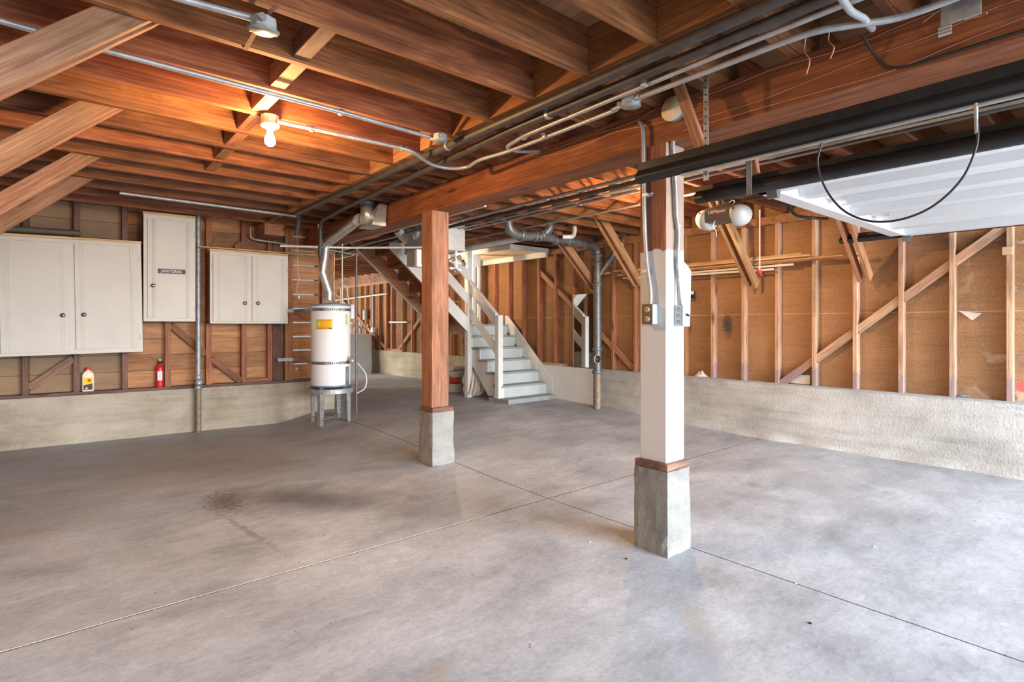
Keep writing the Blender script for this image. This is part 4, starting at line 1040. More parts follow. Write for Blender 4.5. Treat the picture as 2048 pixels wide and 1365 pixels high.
# ------------------------------------------------------------------ cast iron drains of the right bay
def hub(b, p, d, r, w=.05):
    p = Vector(p); d = Vector(d).normalized(); b.tube([p-d*w*.5, p-d*w*.2, p+d*w*.2, p+d*w*.5], r, 20, rs=[r*.97, r*1.06, r*1.06, r*.97])
DX, DY = 6.08, 5.28
e = empty('drain_stack', (0, 0, 0), 0, 'big dark cast iron drain stack standing by the mirror and bending left under the joists', 'pipe')
ztop = 2.30
b = MB(); b.tube([(DX, DY, .62), (DX, DY, ztop)], .058, 22); b.build('stack_pipe', 'cast_iron', e)
b = MB(); b.tube([(DX, DY, .04), (DX, DY, .60)], .060, 22); b.build('lower_pipe', 'old_pipe', e)
run_p = [(DX, DY, ztop), (DX-.02, DY, ztop+.08), (DX-.09, DY-.01, ztop+.12), (DX-.16, DY-.02, ztop+.125), (5.259, 5.22, 2.442), (4.701, 5.2, 2.434)]
b = MB(); b.tube(smooth_path(run_p, 6), .055, 22); b.build('long_run', 'cast_iron', e)
for z, r in ((.62, .072), (2.18, .072), (1.88, .070), (2.29, .070), (.95, .070)):
    b = MB(); hub(b, (DX, DY, z), (0, 0, 1), r); b.build('hub', 'cast_iron', e)
for px in (.15, .42, .62, .93):
    p = Vector(run_p[3]).lerp(Vector(run_p[5]), px); b = MB(); hub(b, p, Vector(run_p[5])-Vector(run_p[3]), .068); b.build('hub', 'cast_iron', e)
b = MB(); b.tube(smooth_path([(DX, DY, 1.95), (DX+.02, DY-.02, 2.02), (6.186, 5.2, 2.165), (6.232, 5.1, 2.303)], 5), .045, 16); b.build('wye', 'cast_iron', e)
b = MB(); b.tube([(6.186, 5.2, 2.165), (6.298, 5.0, 2.463)], .036, 16); b.build('branch_pipe', 'pale_pipe', e)
b = MB(); b.tube(smooth_path([(6.287, 5.0, 2.454), (6.321, 5.0, 2.529), (6.355, 5.0, 2.604), (6.22, 5.0, 2.632)], 4), .042, 14); hub(b, (6.22, 5.2, 2.189), (1, 0, 1), .055); b.build('branch_elbow', 'old_pipe', e)
b = MB(); q_ = smooth_path([(4.831, 5.2, 2.409), (4.926, 5.18, 2.475), (4.987, 5.15, 2.549), (4.996, 5.15, 2.66), (4.996, 5.15, 2.757)], 6); b.tube(q_, .058, 18); hub(b, (4.892, 5.19, 2.447), (1, 0, .5), .072); hub(b, (4.996, 5.15, 2.647), (0, 0, 1), .075, .08); b.build('right_bend', 'cast_iron', e)
b = MB(); q_ = smooth_path([(4.718, 5.2, 2.423), (4.566, 5.2, 2.414), (4.426, 5.2, 2.436), (4.354, 5.2, 2.496), (4.33, 5.2, 2.646)], 6); b.tube(q_, .056, 18); hub(b, (4.549, 5.2, 2.418), (1, 0, 0), .070); b.build('left_bend', 'cast_iron', e)
b = MB(); b.lathe((DX-.07, DY-.04, .81), [(.03, .03), (.034, 0), (.052, -.012), (.052, -.03), (.02, -.045)], 1, 20); co_ = b.build('cleanout_plug', 'black_plastic', e)
b = MB(); b.lathe((DX-.07, DY-.04, .81), [(.056, .0), (.056, -.02), (.050, -.02)], 1, 20); b.build('cleanout_ring', 'silver_label', e)
run('branch_drain', [(4.748, 5.3, 2.432), (4.55, 6.2, 2.38), (4.53, 6.6, 2.37)], .045, 'pale_pipe', 'pale grey drain pipe leaving the dark drain toward the plenum box')
run('copper_drain', [(4.52, 6.62, 2.37), (4.50, 7.6, 2.34), (4.48, 8.6, 2.32)], .045, 'copper_pipe', 'golden copper drain pipe right of the plenum box')
run('ceiling_water_line', [(5.541, 5.6, 2.742), (6.32, 5.2, 2.647), (6.482, 5.1, 2.616)], .016, 'pale_pipe', 'pale water line under the joists right of the dark drain bends')
run('ceiling_water_line', [(6.452, 5.6, 2.812), (6.752, 5.2, 2.687)], .022, 'pale_pipe', 'thicker pale pipe above the valves left of the white post')
e = empty('shutoff_valves', (6.232, 5.1, 2.604), 0, 'group of rusty shutoff valves under the joists left of the white post', 'valve')
for i, (x, z) in enumerate(((-.09, -.02), (0, .0), (.09, -.01), (.16, -.03))):
    b = MB(); b.lathe((x, 0, z-.04), [(.02, 0), (.032, .02), (.032, .05), (.02, .07)], 2, 12); b.lathe((x, -.05, z-.01), [(.028, 0), (.032, -.006), (.028, -.012)], 1, 12); b.tube([(x, 0, z-.01), (x, -.05, z-.01)], .007, 8); b.build('valve_body', 'old_pipe', e)
b = MB(); b.tube([(-.14, 0, -.01), (.20, 0, -.02)], .016, 10); b.build('valve_manifold', 'old_pipe', e)
b = MB(); b.tube(smooth_path([(5.306, 5.0, 2.597), (5.306, 5.0, 2.525), (5.278, 5.0, 2.463), (5.221, 5.0, 2.445), (5.133, 5.05, 2.442)], 5), .03, 14); o = b.build('pipe_trap', 'pale_pipe'); tag(o, 'short pale bent waste pipe above the long dark drain', 'pipe')

# mirror, strips of trim and small things on the right wall
e = empty('wall_mirror', (6.252, 5.67, .655), 0, 'tall frameless mirror leaning on the studs beside the drain stack', 'mirror')
b = MB(); b.box((-.004, -.24, 0), (.002, .24, 1.11)); b.build('mirror_glass', 'mirror', e)
b = MB(); b.box((-.006, -.245, -.004), (.003, -.24, 1.114)); b.box((-.006, .24, -.004), (.003, .245, 1.114)); b.build('mirror_edge', 'gray_box', e)
strips = [(5.30, 2.92, 2.045, .0, 'strip_wood'), (5.05, 2.52, 2.060, .03, 'strip_wood'), (4.9, 2.42, 2.035, .055, 'strip_wood'), (5.15, 2.30, 2.015, .0, 'strip_wood'), (5.0, 2.12, 2.00, .03, 'strip_wood'), (4.9, 2.60, 1.955, .02, 'pale_board'), (4.8, 2.80, 1.935, .05, 'pale_board'), (4.5, 1.95, 1.985, .06, 'brace_wood')]
for i, (ya, yb, z, dx, mm) in enumerate(strips):
    o = timber('trim_strip', (6.215-dx, ya, z+.03*(i == 3)), (6.215-dx, yb, z-.02*(i == 6)), .022, .022, mm, up=(0, 0, 1), bevel=.002)
    tag(o, 'long thin %s trim strip laid level across the right wall studs, %s of the bundle' % ('white' if mm == 'pale_board' else 'yellow', ordinal(i+1)), 'strip', 'trim strips on the right wall')
b = MB(); vs = []; nu = 16
for j in range(7):
    t = j/6
    for i in range(nu):
        a = 2*PI*i/nu; r = (1-.75*t)*(1+.18*math.sin(3*a+t*4)+.1*math.sin(7*a)); vs.append((.035*math.cos(a)*r, .10*math.sin(a)*r, .055*t*(1+.5*math.sin(a*2))))
b.add(vs, [(j*nu+i, j*nu+(i+1) % nu, (j+1)*nu+(i+1) % nu, (j+1)*nu+i) for j in range(6) for i in range(nu)]+[tuple(range(nu)), tuple(range(6*nu, 7*nu))], True)
o = b.build('rag', 'paper'); o.location = (WX+.055, 3.78, .646); tag(o, 'crumpled white rag on the sill just right of the white post', 'rag')
b = MB(); b.box((-.02, -.03, -.045), (.0, .03, .0)); b.box((-.02, -.03, .0), (.0, .03, .05)); o = b.build('doorbell_box', 'black_plastic'); o.location = (WX+.01, 3.87, 1.68)
b = MB(); b.box((-.024, -.026, .004), (-.02, .026, .046)); b.build('cover', 'white_label', o); tag(o, 'small black and white button box on the stud peeking out behind the white post', 'switch')
b = MB(); b.tube([(0, .03, .012), (0, -.03, .012)], .012, 10); o = b.build('metal_canister', 'galvanized'); o.location = (WX+.05, 1.16, .646); tag(o, 'small metal cylinder lying on the sill near the right edge', 'can')
# a torn flap of the sheathing paper
b = MB(); b.add([(0, 0, 0), (-.01, -.17, -.03), (-.05, -.11, -.09), (.0, -.08, -.015)], [(0, 3, 2), (3, 1, 2)])
o = b.build('paper_flap', 'pale_board', None); md = o.modifiers.new('s', 'SOLIDIFY'); md.thickness = .002; o.location = (WX+.099, 1.22, 1.43); tag(o, 'torn curling flap of facing paper on the right wall sheathing', 'paper')
# ------------------------------------------------------------------ things fixed to the white post
e = empty('outlet_box', (P2[0]-.09, 1.905-.0, 1.36), R(-90), 'brown double outlet in a box on the left face of the white post', 'outlet')
# local x runs along the post face, local -y points out of the face
def face_box(e, w, h, d, m, fm=None):
    b = MB(); b.box((-w/2, -d, -h/2), (w/2, -.0005, h/2)); return b.build('box_body', m, e, .004)
face_box(e, .073, .115, .05, 'gray_box')
b = MB(); b.box((-.037, -.054, -.058), (.037, -.050, .058)); pl = b.build('cover_plate', 'outlet_brown', e, .001)
for z in (.027, -.027):
    b = MB(); b.lathe((0, -.054, z), [(.019, 0), (.019, -.003), (.001, -.0035)], 1, 20, sy=.85); r_ = b.build('receptacle', 'outlet_ivory', pl)
    b = MB(); b.box((-.008, -.0585, z-.002), (-.006, -.0575, z+.008)); b.box((.006, -.0585, z-.002), (.008, -.0575, z+.008)); b.lathe((0, -.0575, z-.009), [(.0025, 0), (.0025, -.001)], 1, 8); b.build('slots', 'black_plastic', pl)
e = empty('switch_box', (2.785, P2[1]-.09, 1.352), 0, 'grey metal switch box on the right face of the white post', 'switch')
face_box(e, .068, .12, .055, 'gray_box')
b = MB(); b.box((-.036, -.059, -.062), (.036, -.055, .062)); pl = b.build('cover_plate', 'gray_box', e, .001)
b = MB(); b.obox((0, -.066, .004), (.005, .011, .005), Matrix.Rotation(R(25), 3, 'X')); b.build('toggle', 'black_plastic', pl)
b = MB()
for z in (-.035, 0, .035): b.lathe((-.0345, -.028, z), [(.012, 0), (.012, -.0012)], 0, 16)
b.build('knockouts', 'galvanized', e)
# conduits down the post
xf = P2[0]-.09
A = [(xf+.0, 1.985, 2.47), (xf-.022, 1.965, 2.42), (xf-.022, 1.955, 2.34), (xf-.022, 1.945, 1.75), (xf-.022, 1.90, 1.44), (xf-.022, 1.90, 1.418)]
e = empty('post_conduit', (0, 0, 0), 0, 'dark conduit running down the left face of the white post to the outlet', 'conduit')
b = MB(); b.tube(smooth_path([(2.672, 2.00, 2.50), (2.655, 1.965, 2.46), (xf-.022, 1.955, 2.38), (xf-.022, 1.95, 2.0), (xf-.022, 1.935, 1.70), (xf-.024, 1.905, 1.50), (xf-.024, 1.905, 1.42)], 6), .0115, 12); b.build('tube', 'steel_conduit', e)
for z in (1.61, 2.05):
    b = MB(); b.box((xf-.004, 1.90, z-.01), (xf-.0005, 1.975, z+.01)); b.box((xf-.034, 1.925, z-.009), (xf-.001, 1.955, z+.009)); b.build('strap_clip', 'gray_box', e)
e = empty('post_conduit', (0, 0, 0), 0, 'shiny conduit with a bend running down the right face of the white post', 'conduit')
yf_ = P2[1]-.09
b = MB(); b.tube(smooth_path([(2.71, 1.79, 2.42), (2.71, yf_-.02, 2.30), (2.735, yf_-.02, 2.06), (2.745, yf_-.02, 1.92), (2.765, yf_-.02, 1.82), (2.755, yf_-.02, 1.66), (2.775, yf_-.022, 1.50), (2.785, yf_-.028, 1.40)], 6), .0115, 12); b.build('tube', 'galvanized', e)
for z in (1.86, 2.22):
    b = MB(); b.tube([(2.76 if z < 2 else 2.716, yf_-.02, z-.012), (2.76 if z < 2 else 2.716, yf_-.02, z+.012)], .015, 10); b.build('strap_clip', 'gray_box', e)
# notice paper pinned to the right face
b = MB(); n = 8; vs = []
for j in range(n+1):
    for i in range(n+1):
        u = i/n; v = j/n
        vs.append((2.755+.155*u+.03*(1-v)*0-.045*(1-v)*(1-u)*0, yf_-.004-.012*math.sin(u*PI)*v-.006*v, 1.385+.26*v+.05*(1-u)*v-.03*u))
b.add(vs, [(j*(n+1)+i, j*(n+1)+i+1, (j+1)*(n+1)+i+1, (j+1)*(n+1)+i) for j in range(n) for i in range(n)], True)
o = b.build('paper_notice', 'paper'); md = o.modifiers.new('s', 'SOLIDIFY'); md.thickness = .001; tag(o, 'white paper notice hanging behind the conduit on the right face of the white post', 'paper')
b = MB()
for k in range(11):
    z = 1.60-.017*k; b.box((2.80, yf_-.0205-.0015*(k < 5), z-.001), (2.80+.05+.02*((k*7) % 3), yf_-.0195, z+.001))
b.build('text_rows', 'hinge_metal', o)

# ------------------------------------------------------------------ pipes and conduits overhead
def pipe(name, pts, r, m, lab, cat='pipe', clips=(), rad=.05, path=None, group=None):
    e = empty(name, pts[0] if pts else path[0], 0, lab, cat, group); o0 = Vector(pts[0] if pts else path[0])
    P = [Vector(p)-o0 for p in (path or bend(pts, rad))]
    b = MB(); b.tube(P, r, 16); b.build('tube', m, e)
    for c in clips:
        c = Vector(c)
        b = MB(); b.tube([c-o0-Vector((0, .012, 0)), c-o0+Vector((0, .012, 0))], r+.005, 14); b.box((c.x-o0.x-.035, c.y-o0.y-.012, c.z-o0.z+r-.002), (c.x-o0.x+.035, c.y-o0.y+.012, c.z-o0.z+r+.003)); b.build('pipe_strap', 'galvanized', e)
    return e
pipe('black_pipe', [(2.10, -2.0, 2.517), (2.10, 6.1, 2.517), (2.16, 6.2, 2.49), (2.16, 6.3, 2.30)], .026, 'black_pipe', 'thick black pipe under the left bay joists, left one of the pair', clips=[(2.10, 3.15, 2.517)])
pipe('black_pipe', [(2.205, -2.0, 2.505), (2.205, 2.6, 2.505), (2.36, 5.4, 2.505), (2.42, 6.25, 2.49), (2.43, 6.3, 2.1)], .023, 'black_pipe', 'thick black pipe under the left bay joists, right one of the pair', clips=[(2.205, 2.28, 2.505)], rad=.12)
pipe('metal_conduit', [(2.265, -2.0, 2.488), (2.262, 1.2, 2.488), (2.30, 2.6, 2.488), (2.36, 2.86, 2.49), (2.50, 2.90, 2.50), (2.68, 2.86, 2.53)], .0125, 'steel_conduit', 'grey conduit beside the black pipes that hooks back to the beam', 'conduit', clips=[(2.262, 1.66, 2.488), (2.32, 2.62, 2.488)], rad=.08)
pipe('metal_conduit', None, .0125, 'steel_conduit', 'pale conduit that swings from the bulb box across the black pipes and along the beam', 'conduit',
     path=smooth_path([(1.057, 3.394, 2.505), (1.491, 3.361, 2.5), (1.842, 3.351, 2.5), (1.945, 3.343, 2.485), (2.132, 3.423, 2.462), (2.287, 3.409, 2.455), (2.373, 3.309, 2.46), (2.355, 3.133, 2.468), (2.40, 2.8, 2.475), (2.385, 2.0, 2.475), (2.372, 1.95, 2.475), (2.35, 1.86, 2.47)], 6), clips=[(1.254, 3.38, 2.502), (1.868, 3.357, 2.5), (2.388, 2.5, 2.475)])
pipe('metal_conduit', None, .0135, 'steel_conduit', 'grey conduit leaving the round box by the white post toward the street', 'conduit',
     path=smooth_path([(2.34, 1.75, 2.472), (2.345, 1.3, 2.475), (2.35, .95, 2.475), (2.40, .80, 2.47), (2.47, .66, 2.465), (2.49, .50, 2.47), (2.47, .30, 2.475), (2.46, -.6, 2.475), (2.46, -2, 2.475)], 6))
pipe('metal_conduit', [(-0.192, 3.013, 2.52), (0.173, 3.042, 2.52), (1.353, 3.052, 2.52), (1.937, 3.086, 2.52)], .013, 'steel_conduit', 'grey conduit crossing the left bay behind the nearest knee brace', 'conduit', clips=[(1.301, 3.057, 2.52)])
pipe('metal_conduit', [(0.292, 2.369, 2.51), (0.401, 2.357, 2.51), (0.64, 2.322, 2.51)], .013, 'steel_conduit', 'grey conduit ending at the round junction box near the top of the picture', 'conduit')
pipe('metal_conduit', None, .013, 'gray_box', 'short bent greenish conduit at the top right crossing the other conduits', 'conduit',
     path=smooth_path([(2.099, 0.725, 2.44), (2.226, 0.737, 2.44), (2.325, 0.739, 2.455), (2.383, 0.74, 2.465), (2.563, 0.766, 2.5)], 5))
for i, (x, r, mm, lab, z) in enumerate(((3.66, .016, 'steel_conduit', 'upper grey conduit', 2.505), (3.80, .020, 'black_pipe', 'thick dark pipe', 2.50), (4.12, .011, 'steel_conduit', 'thin dark conduit', 2.515), (4.02, .010, 'steel_conduit', 'second thin conduit', 2.52), (3.45, .014, 'pale_pipe', 'pale pipe nearest the beam', 2.52), (4.62, .011, 'steel_conduit', 'farthest thin conduit', 2.52))):
    y0, y1 = (-2.0, 12.0) if i in (0, 1, 2) else ((4.5, 12.0) if i == 4 else (2.0, 9.0))
    pipe('bay_pipe', [(x, y0, z), (x, y1, z)], r, mm, lab+' running back under the right bay joists', 'pipe', clips=[(x, yy, z) for yy in (2.95, 3.8, 5.2)] if i in (0, 2) else (), group='pipes under the right bay joists')

# junction boxes
def round_box(name, loc, lab, r=.052, h=.04, col='gray_box', lid='galvanized', rot=None):
    e = empty(name, loc, 0, lab, 'junction box')
    if rot: e.rotation_euler = rot
    b = MB(); n = 8; b.lathe((0, 0, 0), [(r, 0), (r, h)], 2, n, False); b.lathe((0, 0, h), [(.03, 0), (.03, .002)], 2, 12); b.build('box_body', col, e, .003)
    b = MB(); b.lathe((0, 0, -.003), [(r*1.03, 0), (r*1.03, .003)], 2, 24); b.build('lid', lid, e)
    for a in (30, 120, 250):
        b = MB(); b.tube([(r*math.cos(R(a)), r*math.sin(R(a)), h*.5), ((r+.022)*math.cos(R(a)), (r+.022)*math.sin(R(a)), h*.5)], .013, 10); b.build('connector', 'galvanized', e)
    return e
e = round_box('junction_box', (0.659, 2.29, 2.46), 'round grey junction box with a strap, near the top left of the picture', .05)
jb = Vector((0.659, 2.29, 2.46))
b = MB(); pa, pb = Vector((0.698, 2.247, 2.55)), Vector((0.698, 2.706, 2.552))
pts = smooth_path([pa-jb, (pa.lerp(jb+Vector((0, 0, .05)), .6))-jb, Vector((0, 0, .048)), (pb.lerp(jb+Vector((0, 0, .05)), .6))-jb, pb-jb], 6)
for p, q in zip(pts, pts[1:]):
    d = (q-p).normalized(); s = d.cross(Vector((0, 0, 1))).normalized()*.010; t = Vector((0, 0, .0015))
    b.add([p-s-t, p+s-t, q+s-t, q-s-t, p-s+t, p+s+t, q+s+t, q-s+t], [(0,1,2,3),(7,6,5,4),(0,4,5,1),(1,5,6,2),(2,6,7,3),(3,7,4,0)])
b.build('perforated_strap', 'rust', e)
round_box('junction_box', (1.955, 3.03, 2.49), 'round grey junction box where the left bay conduit meets the black pipes', .045)
round_box('junction_box', (2.353, 1.812, 2.45), 'round blue-grey junction box hanging beside the beam above the white post', .05)
o = empty('junction_box', (2.668, 1.755, 2.49), 0, 'large round junction box with a cream lid on the beam face', 'junction box')
b = MB(); b.lathe((0, 0, 0), [(.062, .02), (.062, -.03)], 0, 28); b.build('box_body', 'gray_box', o)
b = MB(); b.lathe((-.03, 0, 0), [(.066, 0), (.066, -.003)], 0, 28); b.build('lid', 'cream_paint', o)
# steel plate and clamp at the top right
e = empty('metal_bracket', (2.60, .52, 2.47), 0, 'galvanised steel plate with a clip on the beam at the top right corner', 'bracket')
b = MB(); b.box((-.006, -.09, -.04), (.0, .03, .12)); b.box((-.005, -.12, .02), (.0, -.09, .10)); b.build('plate', 'galvanized', e, .003)
b = MB()
for k in range(3): b.tube([(-.012, -.005, -.05-.012*k), (-.012, .035, -.05-.012*k)], .007, 8)
b.build('clip', 'shiny_duct', e)

# ------------------------------------------------------------------ bare bulb
e = empty('ceiling_bulb', (1.035, 3.47, 2.557), 0, 'glowing bare bulb in a round porcelain socket under a joist of the left bay', 'lamp')
b = MB(); b.lathe((0, 0, -.055), [(.052, 0), (.052, .052)], 2, 10, False); b.build('box_body', 'gray_box', e, .002)
b = MB(); b.lathe((0, 0, -.078), [(.020, -.012), (.024, -.004), (.050, .008), (.055, .018), (.052, .023)], 2, 26); b.build('socket', 'lens_plastic', e)
b = MB(); b.lathe((0, 0, -.185), [(.002, 0), (.018, .004), (.028, .016), (.031, .033), (.028, .05), (.018, .072), (.0145, .095)], 2, 24); b.build('bulb', 'bulb_glow', e)

e = empty('ceiling_bulb', (4.33, 3.02, 2.557), 0, 'second bare bulb in a round socket under a right bay joist behind the white post', 'lamp')
b = MB(); b.lathe((0, 0, -.055), [(.052, 0), (.052, .052)], 2, 10, False); b.build('box_body', 'gray_box', e, .002)
b = MB(); b.lathe((0, 0, -.078), [(.020, -.012), (.024, -.004), (.050, .008), (.055, .018), (.052, .023)], 2, 26); b.build('socket', 'lens_plastic', e)
b = MB(); b.lathe((0, 0, -.185), [(.002, 0), (.018, .004), (.028, .016), (.031, .033), (.028, .05), (.018, .072), (.0145, .095)], 2, 24); b.build('bulb', 'bulb_glow', e)
# ------------------------------------------------------------------ garage door rails, raised door and opener
def rail_prof(x, z, s):
    # heavy curled track: angle on top, rolled channel under it
    out = [(x, z+.085), (x-.004*s, z+.085), (x-.004*s, z+.048)]
    out += [(x-.004*s+s*.034*math.sin(PI*i/10), z+.040-.072*i/10) for i in range(11)]
    out += [(x-.008*s+s*.030*math.sin(PI*i/10), z+.036-.064*i/10) for i in range(10, -1, -1)]
    return out+[(x, z+.045)]
def track(name, x, z, y0, y1, s, lab, hgt=1.0):
    e = empty(name, (x, y0, z), 0, lab, 'rail')
    P = [(a-x, (c-z)*hgt) for a, c in rail_prof(x, z, s)]
    b = MB(); b.prism(P, 1, 0, y1-y0); b.build('track_body', 'track_black', e, .002)
    b = MB()
    for k in range(int(abs(y1-y0)/.45)): b.lathe((-.004*s, -.2-.45*k, .06*hgt), [(.007, 0), (.005, -.004*s)], 0, 8)
    b.build('bolts', 'silver_label', e); return e
track('garage_rail', 2.50, 2.105, 1.88, -2.6, -1, 'black garage door rail passing in front of the white post', 1.0)
# pale rod standing in for the highlight on the near rail's lower edge
e = empty('rail_highlight_rod', (2.50, 1.60, 2.085), 0, 'pale rod standing in for the highlight under the rail in front of the white post', 'rod')
b = MB(); b.tube([(-.010, 0, -.018), (-.010, -4.4, -.018)], .0075, 14); b.build('rod_body', 'steel_conduit', e)
track('garage_rail', 3.12, 2.10, 1.90, -2.6, -1, 'black garage door rail along the left side of the raised door', .75)
e = empty('spring_tube', (3.10, 1.88, 2.085), 0, 'thick round black spring tube under the left rail of the raised door', 'tube')
b = MB(); b.tube([(0, 0, 0), (0, -4.4, 0)], .036, 20); b.build('tube_body', 'track_black', e)
track('garage_rail', 5.84, 2.10, 2.02, -2.6, -1, 'black garage door rail between the raised door and the right wall', .75)
# raised white door
DR = empty('garage_door', (4.48, -.6, 2.12), 0, 'white ribbed garage door raised flat overhead on the right', 'garage door')
X0, X1, Y0, Y1 = -1.29, 1.29, -2.2, 2.16
b = MB(); b.box((X0, Y0, .02), (X1, Y1, .032)); b.build('door_skin', 'door_panel_white', DR)
b = MB()
for a, c in (((X0, Y1-.10), (X1, Y1)), ((X0, Y0), (X1, Y0+.1)), ((X0, Y0), (X0+.09, Y1)), ((X1-.09, Y0), (X1, Y1))): b.box((a[0], a[1], -.045), (c[0], c[1], .02))
b.build('door_frame', 'door_panel_white', DR, .003)
for x in (-.86, -.43, .0, .43, .86):
    b = MB(); b.prism([(x-.075, .02), (x-.055, -.03), (x+.055, -.03), (x+.075, .02)], 1, Y0+.1, Y1-.10 if abs(x) > .5 or x == 0 else Y1-.22)
    b.build('stile', 'door_panel_white', DR, .002)
b = MB()
for x in (-1.08, -.65, -.215, .215, .65, 1.08): b.box((x-.012, Y0+.1, .012), (x+.012, Y1-.1, .02))
b.build('panel_beads', 'door_panel_white', DR)
for x, s in ((X0-.0, -1), (X1, 1)):
    b = MB(); b.tube([(x-.03*s, Y1-.10, -.028), (x+.06*s, Y1-.10, -.028)], .011, 10); b.lathe((x+.05*s, Y1-.10, -.028), [(.030, -.012), (.034, -.006), (.034, .006), (.030, .012)], 0, 18)
    b.prism([(x-.05*s, -.03), (x+.01*s, -.03), (x-.005*s, -.09), (x-.035*s, -.09)], 1, Y1-.13, Y1-.07); b.build('roller_bracket', 'cast_iron', DR)
# door opener with lens covers
OP = empty('door_opener', (4.45, 2.45, 2.235), R(-90), 'grey-brown garage door opener with white lens covers and lettering, hanging from the joists', 'opener')
b = MB(); b.prism([(-.095, -.055), (.095, -.055), (.10, -.03), (.10, .05), (.08, .072), (-.08, .072), (-.10, .05), (-.10, -.03)], 0, -.12, .12)
b.build('motor_housing', 'opener_body', OP, .004)
for s in (-1, 1):
    rings = []
    for t, k in ((.118, 1.0), (.135, 1.04), (.17, 1.0), (.20, .86), (.222, .62), (.232, .30)):
        rings.append([(s*t, .115*k*math.cos(a)*(1 if math.cos(a) > 0 else 1.0), (.072*math.sin(a)*k if math.sin(a) > 0 else .105*math.sin(a)*k)-.01*(1-k)) for a in [2*PI*i/28 for i in range(28)]])
    b = MB(); loft(b, rings); b.build('lens_cover', 'lens_plastic', OP)
    b = MB(); b.prism([(-.012, -.008), (.012, -.008), (.0, .010)], 1, -.002, .002); q_ = b.build('vent_mark', 'black_plastic', OP); q_.location = (s*.15, -.119, .03)
TM = Matrix.Translation((.0, -.1035, .024)) @ Matrix.Rotation(R(90), 4, 'X')
text_mesh('lettering', 'LiftMaster', .040, TM, 'white_label', OP, sx=1.0)
text_mesh('small_lettering', 'PROFESSIONAL', .013, Matrix.Translation((.01, -.1035, -.002)) @ Matrix.Rotation(R(90), 4, 'X'), 'label_red', OP, sx=1.5)
b = MB(); b.box((-.07, -.012, .072), (.07, .012, .10)); b.box((-.05, .005, .10), (-.03, .02, .31)); b.box((.05, .005, .10), (.07, .02, .31)); b.build('hanger_bracket', 'track_black', OP)
b = MB(); b.tube(smooth_path([(-.02, -.1, -.05), (-.03, -.11, -.10), (-.01, -.10, -.14), (.0, -.11, -.19)], 5), .0025, 6); b.build('antenna_wire', 'white_label', OP)
b = MB(); b.tube(smooth_path([(.05, .0, .10), (.09, .0, .12), (.10, 0, .10), (.07, 0, .08)], 5), .004, 6); b.build('plug_lead', 'pale_pipe', OP)
e = empty('opener_rail', (4.47, 2.36, 2.345), 0, 'black opener drive rail running from the motor to the raised door', 'rail')
b = MB(); b.box((-.014, .08, -.012), (.014, -4.6, .012)); b.build('drive_rail', 'track_black', e)
b = MB(); b.box((-.03, -.52, -.035), (.03, -.34, .0)); b.build('trolley', 'black_plastic', e)
b = MB(); b.tube(smooth_path([(0, -.46, -.03), (0, -.46, -.12), (.02, -.50, -.19), (.10, -.60, -.215), (.30, -.62, -.20)], 5), .012, 8); b.build('door_arm', 'track_black', e)
e = empty('release_cord', (4.169, 2.0, 2.178), 0, 'red and white emergency release cord with a red handle hanging from the opener rail', 'cord')
b = MB(); b.tube([(0, 0, 0), (0, 0, -.46)], .0045, 8); b.build('cord_line', 'paper', e)
b = MB(); b.tube([(.004, -.003, 0), (.004, -.003, -.46)], .0028, 8); b.build('cord_red_strand', 'label_red', e)
b = MB(); b.prism([(-.045, -.46), (.045, -.46), (.012, -.485), (-.012, -.485)], 1, -.008, .008); b.tube([(-.03, 0, -.46), (.04, 0, -.50)], .005, 8); b.build('handle', 'red_plastic', e)
# hoop of black cable hanging from the near rail
xx = 2.487
P = [(xx, .930, 2.06), (xx, .945, 1.98), (xx, .915, 1.87), (xx, .85, 1.77), (xx, .76, 1.712), (xx, .655, 1.70), (xx, .55, 1.735), (xx, .465, 1.82), (xx, .425, 1.93), (xx, .425, 2.02), (xx, .43, 2.07)]
e = empty('cable_hoop', (0, 0, 0), 0, 'black cable hanging in a big hoop from the near garage rail', 'cable')
b = MB(); b.tube(smooth_path(P, 8), .0042, 8); b.build('cable', 'black_plastic', e)
b = MB(); b.tube([(xx, .426, 1.97), (xx, .427, 2.075)], .0058, 8); b.build('sleeve', 'galvanized', e)
# strut and perforated strap that carry the near rail
o = timber('rail_strut', (2.545, 1.70, 2.70), (2.53, 1.49, 2.13), .030, .055, 'brace_wood', up=(0, 1, .3)); tag(o, 'slim wooden strut slanting from the joists down to the garage rail', 'strut')
e = empty('hanger_strap', (2.515, 1.478, 2.02), 0, 'perforated steel strap hanging from the joists beside the garage rail', 'strap')
b = MB(); b.box((.0, -.013, 0), (.003, .013, .53)); b.build('strap_body', 'galvanized', e)
b = MB()
for k in range(14): b.lathe((-.0005, 0, .03+.036*k), [(.005, 0), (.005, -.0008)], 0, 8)
b.build('punched_holes', 'black_plastic', e)
e = empty('hanger_strap', (3.06, 1.53, 2.04), 0, 'steel hanger strap around the left rail of the raised door', 'strap')
b = MB(); b.box((.0, -.016, 0), (.004, .016, .20)); b.box((.0, -.012, .20), (.004, .012, .52)); b.build('strap_body', 'galvanized', e, .001)
o = timber('hanger_stick', (3.14, 1.62, 2.72), (3.10, 1.52, 2.16), .04, .06, 'orange_stud_wood', up=(0, 1, .3)); tag(o, 'short wooden hanger above the left rail of the raised door', 'strut')
run('rail_tie_rod', [(3.4, -2.0, 2.30), (3.4, 2.9, 2.34)], .009, 'pale_pipe', 'thin pale rod between the garage rails above the raised door', 'rod')

